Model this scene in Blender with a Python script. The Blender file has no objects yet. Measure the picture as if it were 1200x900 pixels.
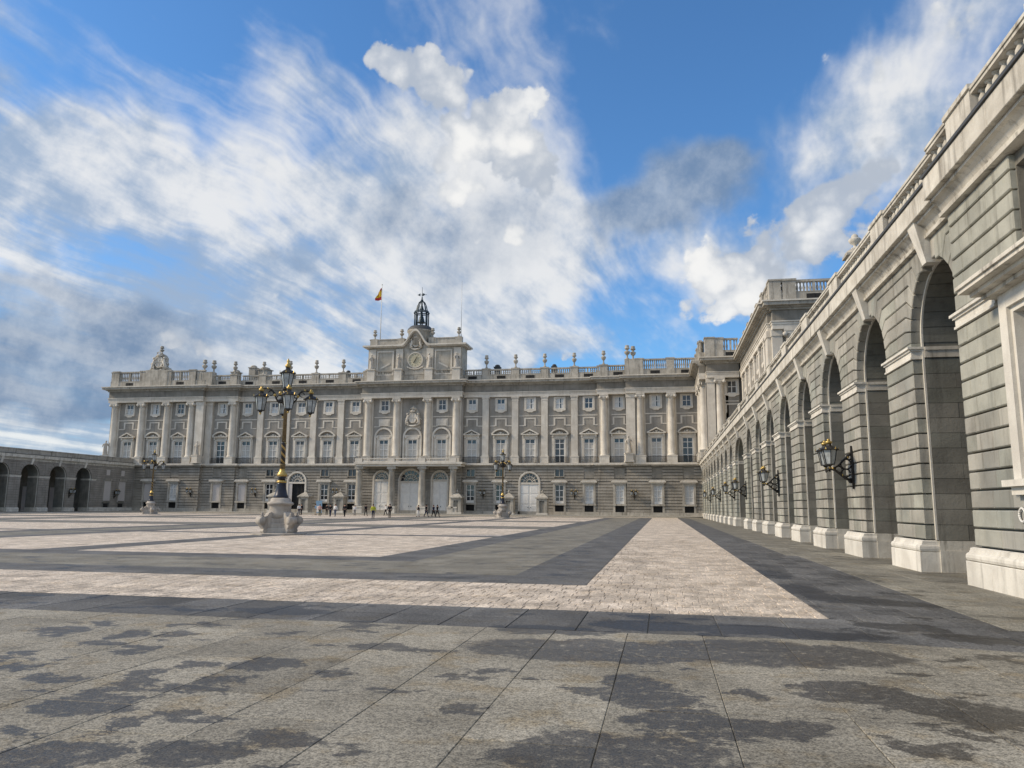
import bpy, bmesh, math, random
from mathutils import Matrix, Vector
random.seed(7)
PI = math.pi
sc = bpy.context.scene
col = sc.collection

# ------------------------------------------------------------------ camera
cam_d = bpy.data.cameras.new("camera")
cam = bpy.data.objects.new("camera", cam_d)
col.objects.link(cam)
sc.camera = cam
cam_d.sensor_fit = 'HORIZONTAL'
cam_d.sensor_width = 36.0
cam_d.lens = 905 / 1200 * 36.0
cam_d.clip_start = 0.1
cam_d.clip_end = 6000
YAW, PITCH, ROLL = math.radians(-10.95), math.radians(9.03), math.radians(.495)
_f = Vector((math.sin(YAW) * math.cos(PITCH), math.cos(YAW) * math.cos(PITCH), math.sin(PITCH)))
_r = Vector((math.cos(YAW), -math.sin(YAW), 0))
_u = _r.cross(_f)
_c, _s = math.cos(ROLL), math.sin(ROLL)
_rr, _uu = _c * _r + _s * _u, -_s * _r + _c * _u
cam.matrix_world = Matrix(((_rr.x, _uu.x, -_f.x, 0), (_rr.y, _uu.y, -_f.y, 0), (_rr.z, _uu.z, -_f.z, 1.6), (0, 0, 0, 1)))

# ------------------------------------------------------------------ light
sc.view_settings.view_transform = 'Standard'
sc.view_settings.look = 'None'
sc.view_settings.exposure = 0.0
sc.view_settings.gamma = 1.0
SUN_EL, SUN_AZ = math.radians(34), math.radians(255)      # azimuth clockwise from +Y: the sun stands to the left (west)
sun_d = bpy.data.lights.new("sun", 'SUN')
sun_d.energy = 3.8
sun_d.angle = math.radians(11)
sun_d.color = (1.0, .83, .61)
sun = bpy.data.objects.new("sun", sun_d)
col.objects.link(sun)
_d = Vector((math.sin(SUN_AZ) * math.cos(SUN_EL), math.cos(SUN_AZ) * math.cos(SUN_EL), math.sin(SUN_EL)))
sun.rotation_euler = _d.to_track_quat('Z', 'Y').to_euler()
sun.location = _d * 300

# ------------------------------------------------------------------ sky
world = bpy.data.worlds.new("World")
sc.world = world
world.use_nodes = True
wt = world.node_tree
wt.nodes.clear()


class NT:
    """short hand for building node graphs"""
    def __init__(s, tree): s.t = tree
    def n(s, typ, **kw):
        nd = s.t.nodes.new(typ)
        for k, v in kw.items():
            setattr(nd, k, v)
        return nd
    def put(s, sock, v):
        if isinstance(v, bpy.types.NodeSocket): s.t.links.new(v, sock)
        elif v is not None:
            if hasattr(sock, 'default_value') and not isinstance(v, (int, float)) and len(v) == 3 and len(sock.default_value) == 4:
                v = (*v, 1)
            sock.default_value = v
    def math(s, op, a, b=None, c=None, clamp=False):
        nd = s.n('ShaderNodeMath', operation=op, use_clamp=clamp)
        for i, v in enumerate((a, b, c)): s.put(nd.inputs[i], v) if v is not None else None
        return nd.outputs[0]
    def vmath(s, op, a, b=None):
        nd = s.n('ShaderNodeVectorMath', operation=op)
        s.put(nd.inputs[0], a)
        if b is not None: s.put(nd.inputs[1], b)
        return nd.outputs['Value'] if op in ('LENGTH', 'DOT_PRODUCT', 'DISTANCE') else nd.outputs[0]
    def ramp(s, v, a, b, lo=0.0, hi=1.0, smooth=True):
        nd = s.n('ShaderNodeMapRange', interpolation_type='SMOOTHSTEP' if smooth else 'LINEAR')
        for i, x in enumerate((v, a, b, lo, hi)): s.put(nd.inputs[i], x)
        return nd.outputs[0]
    def noise(s, vec, scale, detail=5.0, rough=.55, dist=0.0, out='Fac'):
        nd = s.n('ShaderNodeTexNoise')
        s.put(nd.inputs['Vector'], vec)
        nd.inputs['Scale'].default_value = scale
        nd.inputs['Detail'].default_value = detail
        nd.inputs['Roughness'].default_value = rough
        nd.inputs['Distortion'].default_value = dist
        return nd.outputs[out]
    def mix(s, fac, a, b, blend='MIX'):
        nd = s.n('ShaderNodeMix', data_type='RGBA', blend_type=blend)
        s.put(nd.inputs[0], fac); s.put(nd.inputs[6], a); s.put(nd.inputs[7], b)
        return nd.outputs[2]
    def mapping(s, vec, loc=(0, 0, 0), rot=(0, 0, 0), scale=(1, 1, 1), typ='POINT'):
        nd = s.n('ShaderNodeMapping', vector_type=typ)
        s.put(nd.inputs[0], vec)
        nd.inputs[1].default_value = loc; nd.inputs[2].default_value = rot; nd.inputs[3].default_value = scale
        return nd.outputs[0]


w = NT(wt)
sky = w.n('ShaderNodeTexSky', sky_type='NISHITA')
sky.sun_disc = False
sky.sun_elevation = SUN_EL
sky.sun_rotation = SUN_AZ
sky.air_density = 1.0
sky.dust_density = .4
sky.ozone_density = 3.0
tc = w.n('ShaderNodeTexCoord')
sep = w.n('ShaderNodeSeparateXYZ')
wt.links.new(tc.outputs['Generated'], sep.inputs[0])
az = w.math('MULTIPLY', w.math('ARCTAN2', sep.outputs[0], sep.outputs[1]), 180 / PI)
el = w.math('MULTIPLY', w.math('ARCSINE', sep.outputs[2]), 180 / PI)
cmb = w.n('ShaderNodeCombineXYZ')
wt.links.new(az, cmb.inputs[0]); wt.links.new(el, cmb.inputs[1])
ang = cmb.outputs[0]                                        # direction as (azimuth, elevation) in degrees
D3 = tc.outputs['Generated']


def warped(scale, amount, detail=4.0):
    c = w.noise(D3, scale, detail, .6, out='Color')
    c = w.vmath('SUBTRACT', c, (.5, .5, .5))
    nd = w.n('ShaderNodeVectorMath', operation='SCALE')
    wt.links.new(c, nd.inputs[0]); nd.inputs['Scale'].default_value = amount
    return w.vmath('MULTIPLY', w.vmath('ADD', ang, nd.outputs[0]), (1, 1, 0))


soft, crisp, mild = warped(5, 9, 3.0), warped(9, 7, 6.0), warped(3, 3.5, 2.0)


def blobs(vec, lst):
    tot = None
    for (a, e, ra, re, rot, wgt) in lst:
        q = w.mapping(vec, (a, e, 0), (0, 0, math.radians(rot)), (ra, re, 1), 'TEXTURE')
        ln = w.vmath('LENGTH', q)
        v = w.ramp(ln, 1.45, .2, 0.0, wgt)
        tot = v if tot is None else w.math('ADD', tot, v)
    return tot


VEIL = [(-21.01, 23.19, 14.83, 7.69, -5.0, 0.8), (-36.11, 21.92, 12.63, 3.04, 1.8, 0.75), (-39.92, 16.59, 11.56, 3.6, -21.5, 0.85), (-29.93, 15.57, 18.65, 5.37, -9.6, 0.9), (-22.01, 16.2, 18.31, 6.73, 3.5, 0.7), (-14.66, 18.99, 7.88, 6.74, 1.6, 0.6), (-29.21, 32.19, 5.7, 2.02, 20.8, 0.3), (-26.52, 29.95, 4.48, 2.13, 7.3, 0.4), (-3.17, 18.96, 7.13, 3.65, -1.9, 0.5), (-42.81, 15.56, 6.65, 2.69, -12.9, 0.5), (-42.24, 4.22, 10.69, 2.69, -1.5, 3.4), (-26.68, 10.7, 21.54, 4.57, 3.4, 1.25), (-10.38, 18.45, 5.27, 3.7, 0.3, 0.4), (10.57, 21.99, 10.57, 5.88, 27.9, 0.6), (19.76, 27.28, 9.16, 5.85, 17.4, 0.8), (5.52, 15.47, 7.2, 3.62, 6.1, 0.8), (-8.39, 10.94, 12.86, 1.58, 0.0, 0.45)]
DARK = [(-43.03, 12.82, 8.93, 2.42, -0.8, 0.7), (-40.73, 8.72, 10.69, 2.76, 2.1, 1.15), (-30.88, 12.21, 8.6, 1.79, -3.5, 0.35), (2.35, 22.25, 6.84, 3.29, 12.6, 0.85), (-2.18, 20.43, 3.56, 2.41, -2.4, 0.5), (7.38, 23.79, 3.25, 2.33, 12.4, 0.5), (-17.64, 20.1, 9.1, 3.04, -6.7, 0.5), (-34.45, 7.22, 11.84, 1.63, 3.6, 0.7), (-28.26, 17.52, 7.09, 1.09, -20.4, 0.4), (-13.62, 15.92, 7.17, 2.18, 1.2, 0.3), (9.75, 17.49, 5.1, 2.08, 30.3, 0.35), (20.95, 23.45, 5.17, 2.41, 33.5, 0.45)]
BRIGHT = [(-19.34, 31.21, 3.43, 2.14, -25.5, 1.15), (-14.9, 29.81, 4.85, 2.83, -23.2, 1.2), (-10.78, 27.09, 3.46, 3.62, -16.8, 1.15), (-8.28, 24.18, 1.87, 3.06, -0.6, 1.0), (-14.8, 25.27, 8.03, 3.78, 1.9, 0.75), (-22.35, 32.39, 1.46, 1.36, 5.6, 0.6), (-24.99, 25.72, 2.55, 1.41, 6.0, 0.3), (-20.96, 22.01, 9.06, 2.37, 4.0, 0.55), (-13.69, 19.93, 5.94, 1.83, 1.3, 0.6), (-28.43, 20.45, 5.39, 1.3, -8.2, 0.5), (-8.4, 18.44, 3.29, 1.11, -0.3, 0.6), (8.11, 26.21, 1.89, 1.25, 11.1, 0.85), (-1.79, 24.27, 4.84, 1.54, 10.5, 0.45), (11.73, 22.12, 2.18, 1.76, 33.0, 0.5), (14.75, 28.97, 3.73, 2.44, 12.4, 0.75), (21.5, 29.56, 7.21, 3.77, 4.6, 0.95), (16.59, 24.06, 7.56, 3.65, 33.5, 0.95), (10.13, 19.19, 7.87, 3.55, 29.4, 0.95), (4.95, 16.41, 8.41, 3.03, 16.0, 0.95), (-0.34, 16.1, 4.75, 2.45, -2.4, 0.85), (-1.88, 18.91, 2.69, 0.98, 7.1, 0.6), (6.05, 13.63, 4.77, 1.51, -3.5, 0.4), (12.71, 19.45, 8.69, 5.23, 32.2, 0.3), (-37.94, 11.36, 6.71, 0.91, -2.6, 0.75), (-43.28, 10.52, 2.56, 0.64, 7.1, 0.7), (-36.45, 12.43, 2.66, 0.57, 6.3, 0.6), (-40.77, 11.93, 1.97, 0.49, 7.2, 0.5), (-33.63, 11.09, 3.86, 1.29, 5.0, 0.45), (-23.84, 15.17, 9.29, 1.53, -4.1, 0.35), (-13.7, 20.54, 5.95, 2.43, 1.4, 0.3), (-7.11, 11.25, 3.08, 0.76, -0.3, 0.85), (-46.39, 27.76, 1.2, 0.31, 35.1, 0.6), (-44.64, 29.73, 0.65, 0.65, 16.5, 0.7), (-42.74, 27.67, 1.05, 0.43, 23.9, 0.55), (-26.6, 31.27, 2.57, 1.31, 7.5, 0.35), (-15.55, 14.63, 9.7, 1.75, -3.2, 0.4), (-5.13, 18.4, 3.59, 1.23, -1.3, 0.4), (-40.46, 22.45, 7.21, 1.58, 6.7, 0.25)]
SKYK, WORLDK = .155, 1.0
fb1 = w.noise(D3, 6, 7, .6)
fb2 = w.noise(w.vmath('ADD', D3, (3.1, 1.7, .4)), 17, 6, .62)
fb3 = w.noise(w.vmath('ADD', D3, (7.1, 4.7, 1.4)), 5, 3, .5)
# layered cloud as it lies on a level sheet overhead: streaks run away from the viewer and close up towards the horizon
zz = w.math('ADD', w.math('MAXIMUM', sep.outputs[2], 0.0), .10)
pc = w.n('ShaderNodeCombineXYZ')
wt.links.new(w.math('DIVIDE', sep.outputs[0], zz), pc.inputs[0]); wt.links.new(w.math('DIVIDE', sep.outputs[1], zz), pc.inputs[1])
wob = w.n('ShaderNodeVectorMath', operation='SCALE')
wt.links.new(w.vmath('SUBTRACT', w.noise(D3, 4, 3, .6, out='Color'), (.5, .5, .5)), wob.inputs[0]); wob.inputs['Scale'].default_value = .28
plane = w.mapping(w.vmath('ADD', pc.outputs[0], wob.outputs[0]), rot=(0, 0, math.radians(9)))
streak = w.noise(w.mapping(plane, scale=(1.5, .34, 0)), 1.0, 6, .64)
fine = w.noise(w.mapping(plane, scale=(5.5, 1.5, 0)), 1.0, 4, .6)
vo = w.n('ShaderNodeTexVoronoi', feature='F1')
wt.links.new(w.vmath('ADD', D3, w.vmath('MULTIPLY', w.noise(D3, 9, 2, .6, out='Color'), (.05, .05, .05))), vo.inputs['Vector'])
vo.inputs['Scale'].default_value = 13; vo.inputs['Detail'].default_value = 2.6; vo.inputs['Roughness'].default_value = .55
puff = w.math('SUBTRACT', 1.0, vo.outputs['Distance'])         # rounded heads of cumulus
# outside the camera's view: unseen cloud made denser to whiten and lift the fill light
cdir = (math.sin(math.radians(-11)) * math.cos(math.radians(17)), math.cos(math.radians(-11)) * math.cos(math.radians(17)), math.sin(math.radians(17)))
away = w.ramp(w.vmath('DOT_PRODUCT', D3, cdir), .80, .60, 0, 1)
skyc = w.mix(1.0, sky.outputs[0], (.60, .93, 1.16), 'MULTIPLY')
skyb = w.n('ShaderNodeVectorMath', operation='SCALE')
wt.links.new(skyc, skyb.inputs[0]); skyb.inputs['Scale'].default_value = SKYK
# 1: thin veil, streaked and torn
tear = w.math('ADD', w.math('MULTIPLY', w.math('SUBTRACT', streak, .5), 3.0), w.math('MULTIPLY', w.math('SUBTRACT', fb1, .5), 1.7))
tear = w.math('ADD', tear, w.math('MULTIPLY', w.math('SUBTRACT', fine, .5), 1.2))
veil_b = w.math('ADD', w.math('MINIMUM', blobs(soft, VEIL), 1.15), w.math('MULTIPLY', away, .75))
veil = w.ramp(w.math('ADD', veil_b, tear), .15, 1.15)
vcol = w.mix(w.ramp(w.math('ADD', w.math('ADD', streak, w.math('ADD', w.math('MULTIPLY', w.math('SUBTRACT', fine, .5), .5), w.math('MULTIPLY', w.math('SUBTRACT', fb2, .5), .6))), w.math('MULTIPLY', w.math('SUBTRACT', fb3, .5), .7)), .34, .66), (.35, .45, .60), (.85, .85, .845))
c1 = w.mix(w.math('MULTIPLY', veil, .92), skyb.outputs[0], vcol)
# 2: grey cloud seen from its shaded side
dark_a = w.ramp(w.math('ADD', blobs(soft, DARK), w.math('ADD', w.math('MULTIPLY', w.math('SUBTRACT', fb1, .5), 1.5), w.math('MULTIPLY', w.math('SUBTRACT', streak, .5), .8))), .2, .85)
c2 = w.mix(w.math('MULTIPLY', dark_a, .9), c1, w.mix(w.ramp(w.math('ADD', fb2, w.math('MULTIPLY', streak, .5)), .55, 1.0), (.18, .27, .42), (.44, .51, .61)))
# 3: sunlit cumulus
br_b = w.math('ADD', blobs(crisp, BRIGHT), w.math('MULTIPLY', away, .5))
br_n = w.math('ADD', w.math('MULTIPLY', fb1, .6), w.math('MULTIPLY', fb2, .4))
br_s = w.math('ADD', w.math('ADD', br_b, w.math('MULTIPLY', w.math('SUBTRACT', br_n, .5), 2.3)), w.math('MULTIPLY', w.math('SUBTRACT', puff, .50), 1.7))
bright = w.ramp(br_s, .40, .74)
brc = w.mix(w.ramp(w.math('ADD', w.math('ADD', w.math('MULTIPLY', w.math('ADD', w.math('MULTIPLY', fb2, .5), w.math('MULTIPLY', puff, .42)), 1.0), w.math('MULTIPLY', fb3, .6)), w.math('MULTIPLY', w.math('SUBTRACT', br_b, .8), .08)), .56, .90), (.46, .515, .60), (.92, .915, .90))
c3 = w.mix(w.math('MULTIPLY', bright, .94), c2, brc)
bg = w.n('ShaderNodeBackground')
wt.links.new(c3, bg.inputs[0])
bg.inputs[1].default_value = WORLDK
wo = w.n('ShaderNodeOutputWorld')
wt.links.new(bg.outputs[0], wo.inputs[0])

world.cycles.sampling_method = 'NONE'
sc.cycles.max_bounces = 5
sc.cycles.diffuse_bounces = 3
sc.cycles.glossy_bounces = 2
sc.cycles.transmission_bounces = 2
sc.cycles.sample_clamp_indirect = 4.0

# ------------------------------------------------------------------ materials
MATS = {}


def stone(name, a, b, scale=1.2, grain=60, bump=.25, rough=.85, rnd=.12, stain=.0, tint=None, hue=None):
    """weathered stone: two base tones mixed by noise, fine grain, each object a little lighter or darker"""
    m = bpy.data.materials.new(name); m.use_nodes = True
    t = m.node_tree; t.nodes.clear(); n = NT(t)
    geo = n.n('ShaderNodeNewGeometry').outputs['Position']
    big = n.noise(geo, scale, 5, .6)
    c = n.mix(n.ramp(big, .35, .68), a, b)
    if tint:
        c = n.mix(n.math('MULTIPLY', n.ramp(n.noise(n.vmath('ADD', geo, (9, 4, 2)), scale * .37, 3, .5), .48, .7), .55), c, tint)
    fine = n.noise(geo, grain, 3, .6)
    c = n.mix(.55, c, n.mix(fine, (.62, .62, .62), (1.3, 1.3, 1.3)), 'MULTIPLY')
    if stain:
        sv = n.mapping(geo, scale=(1.7, 1.7, .16))
        sm = n.ramp(n.noise(sv, 1.6, 5, .65), .5, .72)
        c = n.mix(n.math('MULTIPLY', sm, stain), c, (.07, .062, .052))
    if rnd:
        oi = n.n('ShaderNodeObjectInfo').outputs['Random']
        k = n.ramp(oi, 0, 1, 1 - rnd, 1 + rnd, False)
        cc = n.n('ShaderNodeVectorMath', operation='SCALE')
        t.links.new(c, cc.inputs[0]); t.links.new(k, cc.inputs['Scale'])
        c = cc.outputs[0]
        if hue:
            c = n.mix(n.ramp(n.math('FRACT', n.math('MULTIPLY', oi, 7.31)), .35, 1.0, 0, .75), c, n.mix(1.0, c, hue, 'MULTIPLY'))
    bs = n.n('ShaderNodeBsdfPrincipled')
    n.put(bs.inputs['Base Color'], c)
    bs.inputs['Roughness'].default_value = rough
    bs.inputs['Specular IOR Level'].default_value = .25
    bp = n.n('ShaderNodeBump')
    bp.inputs['Strength'].default_value = bump
    bp.inputs['Distance'].default_value = .02
    t.links.new(n.math('ADD', fine, n.math('MULTIPLY', n.noise(geo, grain * .2, 3, .6), 1.5)), bp.inputs['Height'])
    t.links.new(bp.outputs[0], bs.inputs['Normal'])
    o = n.n('ShaderNodeOutputMaterial'); t.links.new(bs.outputs[0], o.inputs[0])
    MATS[name] = m
    return m


def plain(name, c, rough=.5, metal=0.0, var=.12, scale=8, emit=None, spec=.5):
    m = bpy.data.materials.new(name); m.use_nodes = True
    t = m.node_tree; t.nodes.clear(); n = NT(t)
    geo = n.n('ShaderNodeNewGeometry').outputs['Position']
    nz = n.noise(geo, scale, 4, .6)
    k = [max(0, v * (1 - var)) for v in c]; l = [v * (1 + var) for v in c]
    bs = n.n('ShaderNodeBsdfPrincipled')
    n.put(bs.inputs['Base Color'], n.mix(n.ramp(nz, .3, .7), k, l))
    n.put(bs.inputs['Roughness'], n.ramp(nz, .2, .8, max(.02, rough - .08), min(1, rough + .08)))
    bs.inputs['Metallic'].default_value = metal
    bs.inputs['Specular IOR Level'].default_value = spec
    o = n.n('ShaderNodeOutputMaterial'); t.links.new(bs.outputs[0], o.inputs[0])
    MATS[name] = m
    return m


def sepy(n, v, i):
    s_ = n.n('ShaderNodeSeparateXYZ'); n.t.links.new(v, s_.inputs[0]); return s_.outputs[i]


WET = [(-3.88, 4.62, 0.38, 0.27), (-3.02, 4.87, 0.41, 0.22), (-2.62, 5.26, 0.29, 0.15), (-4.55, 5.77, 0.42, 0.3), (-3.94, 5.33, 0.16, 0.14), (-3.73, 5.64, 0.19, 0.15), (-4.87, 7.0, 0.18, 0.17), (-4.6, 7.4, 0.17, 0.15), (-4.01, 7.58, 0.34, 0.24), (-4.0, 6.82, 0.25, 0.16), (-4.07, 6.43, 0.37, 0.14), (-7.58, 8.96, 0.38, 0.29), (-6.5, 8.82, 0.23, 0.28), (-6.42, 8.28, 0.25, 0.15), (-5.99, 9.01, 0.19, 0.23), (-6.25, 6.92, 0.18, 0.14), (-5.95, 8.16, 0.13, 0.09), (-0.76, 9.15, 1.46, 0.59), (1.14, 9.45, 1.37, 0.66), (-0.27, 7.48, 0.28, 0.38), (-0.11, 6.97, 0.4, 0.24), (0.12, 6.39, 0.4, 0.25), (0.77, 6.33, 0.42, 0.26), (0.73, 7.38, 0.17, 0.16), (1.63, 7.65, 0.48, 0.38), (2.07, 7.35, 0.44, 0.25), (2.45, 7.05, 0.41, 0.34), (1.76, 6.04, 0.27, 0.17), (2.14, 6.45, 0.16, 0.12), (1.52, 6.29, 0.09, 0.07), (-0.35, 5.5, 0.71, 0.37), (-0.77, 5.22, 0.33, 0.27), (-3.19, 8.84, 0.29, 0.16), (-5.73, 11.3, 0.77, 0.36), (1.13, 11.15, 0.82, 0.38), (3.31, 12.08, 0.62, 0.35), (4.03, 11.37, 0.69, 0.3), (1.94, 10.85, 0.67, 0.29), (5.1, 15.04, 0.43, 0.41), (3.95, 15.37, 0.8, 0.43), (-1.54, 10.48, 0.68, 0.28), (-0.22, 11.19, 0.71, 0.4), (-5.57, 6.53, 0.31, 0.15), (-3.1, 7.3, 0.19, 0.14), (3.2, 15.58, 0.65, 0.6), (2.59, 16.96, 0.54, 0.9), (2.57, 20.76, 0.56, 1.09), (-5.02, 26.21, 1.75, 0.93), (-6.12, 23.59, 1.05, 0.76)]


def paving(name, a, b, grain, rough=.8, rnd=.08, wet=1.0, bump=.35, damp=None, cell=None, patch=.0):
    """granite paving: speckled grain, damp stains left by the rain at fixed spots on the ground"""
    m = bpy.data.materials.new(name); m.use_nodes = True
    t = m.node_tree; t.nodes.clear(); n = NT(t)
    geo = n.n('ShaderNodeNewGeometry').outputs['Position']
    big = n.noise(geo, .7, 5, .6)
    c = n.mix(n.ramp(big, .3, .7), a, b)
    f1 = n.noise(geo, grain, 2, .7); f2 = n.noise(geo, grain * .35, 3, .6)
    sp = n.ramp(n.math('ADD', n.math('MULTIPLY', f1, .6), n.math('MULTIPLY', f2, .4)), .36, .64)
    c = n.mix(.8, c, n.mix(sp, (.30, .30, .29), (1.64, 1.62, 1.57)), 'MULTIPLY')
    if rnd:
        oi = n.n('ShaderNodeObjectInfo').outputs['Random']
        k = n.ramp(oi, 0, 1, 1 - rnd, 1 + rnd, False)
        cc = n.n('ShaderNodeVectorMath', operation='SCALE')
        t.links.new(c, cc.inputs[0]); t.links.new(k, cc.inputs['Scale'])
        c = cc.outputs[0]
    if patch:      # old browning and grey lichen in the granite
        pn = n.noise(geo, 1.6, 6, .68)
        c = n.mix(n.ramp(pn, .50, .66, 0, patch), c, n.mix(1.0, c, (.86, .76, .60), 'MULTIPLY'))
        c = n.mix(n.ramp(n.noise(n.vmath('ADD', geo, (5, 8, 0)), 2.7, 6, .7), .54, .68, 0, patch), c, n.mix(1.0, c, (.62, .64, .66), 'MULTIPLY'))
    if cell:       # stones too far off to build one by one: each its own tone
        sx_, sy_, amt = cell
        row = n.math('FLOOR', n.math('DIVIDE', n.n('ShaderNodeSeparateXYZ').outputs[1] if False else sepy(n, geo, 1), sy_))
        colx = n.math('FLOOR', n.math('ADD', n.math('DIVIDE', sepy(n, geo, 0), sx_), n.math('MULTIPLY', row, .37)))
        cv = n.n('ShaderNodeCombineXYZ'); t.links.new(colx, cv.inputs[0]); t.links.new(row, cv.inputs[1])
        wn = n.n('ShaderNodeTexWhiteNoise', noise_dimensions='2D'); t.links.new(cv.outputs[0], wn.inputs[0])
        ck = n.n('ShaderNodeVectorMath', operation='SCALE'); t.links.new(c, ck.inputs[0]); t.links.new(n.ramp(wn.outputs[0], 0, 1, 1 - amt, 1 + amt, False), ck.inputs['Scale'])
        c = ck.outputs[0]
    r = None
    if wet:
        flat = n.vmath('MULTIPLY', geo, (1, 1, 0))
        wob = n.vmath('SUBTRACT', n.noise(flat, 2.6, 7, .7, out='Color'), (.5, .5, .5))
        sc_ = n.n('ShaderNodeVectorMath', operation='SCALE'); t.links.new(wob, sc_.inputs[0]); sc_.inputs['Scale'].default_value = .95
        q0 = n.vmath('MULTIPLY', n.vmath('ADD', flat, sc_.outputs[0]), (1, 1, 0))
        tot = None
        for (x, y, rx, ry) in (WET if wet == 1.0 else []):
            q = n.mapping(q0, (x, y, 0), (0, 0, 0), (rx * 1.08, ry * 1.2, 1), 'TEXTURE')
            v = n.ramp(n.vmath('LENGTH', q), 1.08, .90)
            tot = v if tot is None else n.math('MAXIMUM', tot, v)
        gen = n.noise(n.mapping(flat, scale=(.7, 1.0, 1)), 1.3, 7, .66)
        gm = n.ramp(gen, .575, .605) if wet == 1.0 else n.ramp(gen, .54, .64, 0, wet)
        if damp:      # no stray stains on the dry foreground, more beyond
            gm = n.math('MULTIPLY', gm, damp)
        tot = gm if tot is None else n.math('MAXIMUM', tot, gm)
        tot = n.math('MULTIPLY', tot, n.ramp(n.noise(flat, 9, 5, .7), .30, .50, .25, 1.0))
        c = n.mix(tot, c, n.mix(1.0, c, (.30, .29, .285), 'MULTIPLY'))
        r = n.ramp(n.math('MULTIPLY', tot, n.ramp(f2, .3, .6, 1.0, .7)), 0, 1, rough, .34, False)
    bs = n.n('ShaderNodeBsdfPrincipled')
    n.put(bs.inputs['Base Color'], c)
    n.put(bs.inputs['Roughness'], r if r is not None else rough)
    bs.inputs['Specular IOR Level'].default_value = .3
    bp = n.n('ShaderNodeBump'); bp.inputs['Strength'].default_value = bump; bp.inputs['Distance'].default_value = .012
    t.links.new(n.math('ADD', f1, n.math('MULTIPLY', f2, 1.2)), bp.inputs['Height'])
    t.links.new(bp.outputs[0], bs.inputs['Normal'])
    o = n.n('ShaderNodeOutputMaterial'); t.links.new(bs.outputs[0], o.inputs[0])
    MATS[name] = m
    return m


lime = stone('limestone', (.56, .52, .455), (.68, .64, .57), .6, 26, .2, rnd=.06, stain=.22)
limew = stone('limestone_weathered', (.34, .318, .275), (.48, .45, .395), .7, 26, .25, rnd=.06, stain=.6)
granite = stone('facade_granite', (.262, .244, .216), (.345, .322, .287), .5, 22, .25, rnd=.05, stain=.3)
rustic = stone('facade_rustication', (.27, .25, .216), (.375, .348, .305), .45, 22, .25, rnd=.05, stain=.35)
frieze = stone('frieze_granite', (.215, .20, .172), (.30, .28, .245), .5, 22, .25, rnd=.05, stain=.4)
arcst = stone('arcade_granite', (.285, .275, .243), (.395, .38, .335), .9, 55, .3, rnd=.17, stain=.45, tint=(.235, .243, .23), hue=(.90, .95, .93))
arcst_shaded = stone('arcade_granite_shaded', (.175, .168, .147), (.245, .236, .206), .9, 55, .3, rnd=.17, stain=.45, tint=(.15, .16, .155), hue=(.90, .95, .93))  # arcade granite copied darker: shade of the openings put into the colour
arclime = stone('arcade_limestone', (.58, .555, .50), (.72, .695, .63), 1.1, 40, .25, rnd=.07, stain=.35)
weather = stone('cornice_limestone', (.50, .47, .41), (.66, .63, .56), 1.3, 40, .3, rnd=.09, stain=.65)
lead = plain('lead', (.055, .058, .06), .6)
white = plain('white_joinery', (.70, .69, .66), .5, var=.05)
doorw = plain('white_door', (.74, .725, .69), .55, var=.06, scale=1.5)
blind = plain('window_blind', (.50, .485, .45), .8, var=.08, scale=2)
curtain = plain('net_curtain', (.54, .55, .545), .4, var=.15, scale=3)
shutter = plain('grey_shutter', (.50, .47, .45), .7, var=.06)
glass = plain('window_glass', (.028, .034, .042), .08, var=.3, scale=.6, spec=.9)
dark = plain('dark_opening', (.012, .012, .012), .8)
iron = plain('black_iron', (.024, .022, .020), .5, .3, var=.4)
iron2 = plain('bell_iron', (.03, .05, .065), .45, .3, var=.3)
gold = plain('gilding', (.46, .33, .11), .42, .7, var=.35, scale=20)
lampglass = plain('lantern_glass', (.36, .39, .40), .22, var=.25, scale=4, spec=.8)
statst = stone('statue_stone', (.42, .39, .345), (.56, .525, .47), 2.5, 30, .3, rnd=.05, stain=.35)
clockf = plain('clock_face', (.50, .46, .33), .6, var=.05)
slabm = paving('paving_granite', (.20, .188, .158), (.30, .284, .243), 55, rnd=.20, patch=.75)
setm = paving('pale_setts', (.455, .395, .33), (.61, .54, .465), 40, wet=.45, rnd=.16, cell=(.27, .40, .20), patch=.35)
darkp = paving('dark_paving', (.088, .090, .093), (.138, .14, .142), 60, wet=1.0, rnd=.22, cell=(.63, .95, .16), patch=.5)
greyp = paving('grey_paving', (.185, .178, .152), (.27, .26, .226), 60, wet=.9, rnd=.14, cell=(1.0, 1.3, .13), patch=.6)
basem = paving('paving_bed', (.10, .095, .085), (.15, .142, .128), 40, wet=0, rnd=0)
paleP = paving('pale_pavement', (.34, .325, .295), (.44, .42, .38), 40, wet=.15, rnd=.05)

# ------------------------------------------------------------------ mesh helpers
WP = {}                      # world position of every thing and part that carries children


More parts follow.
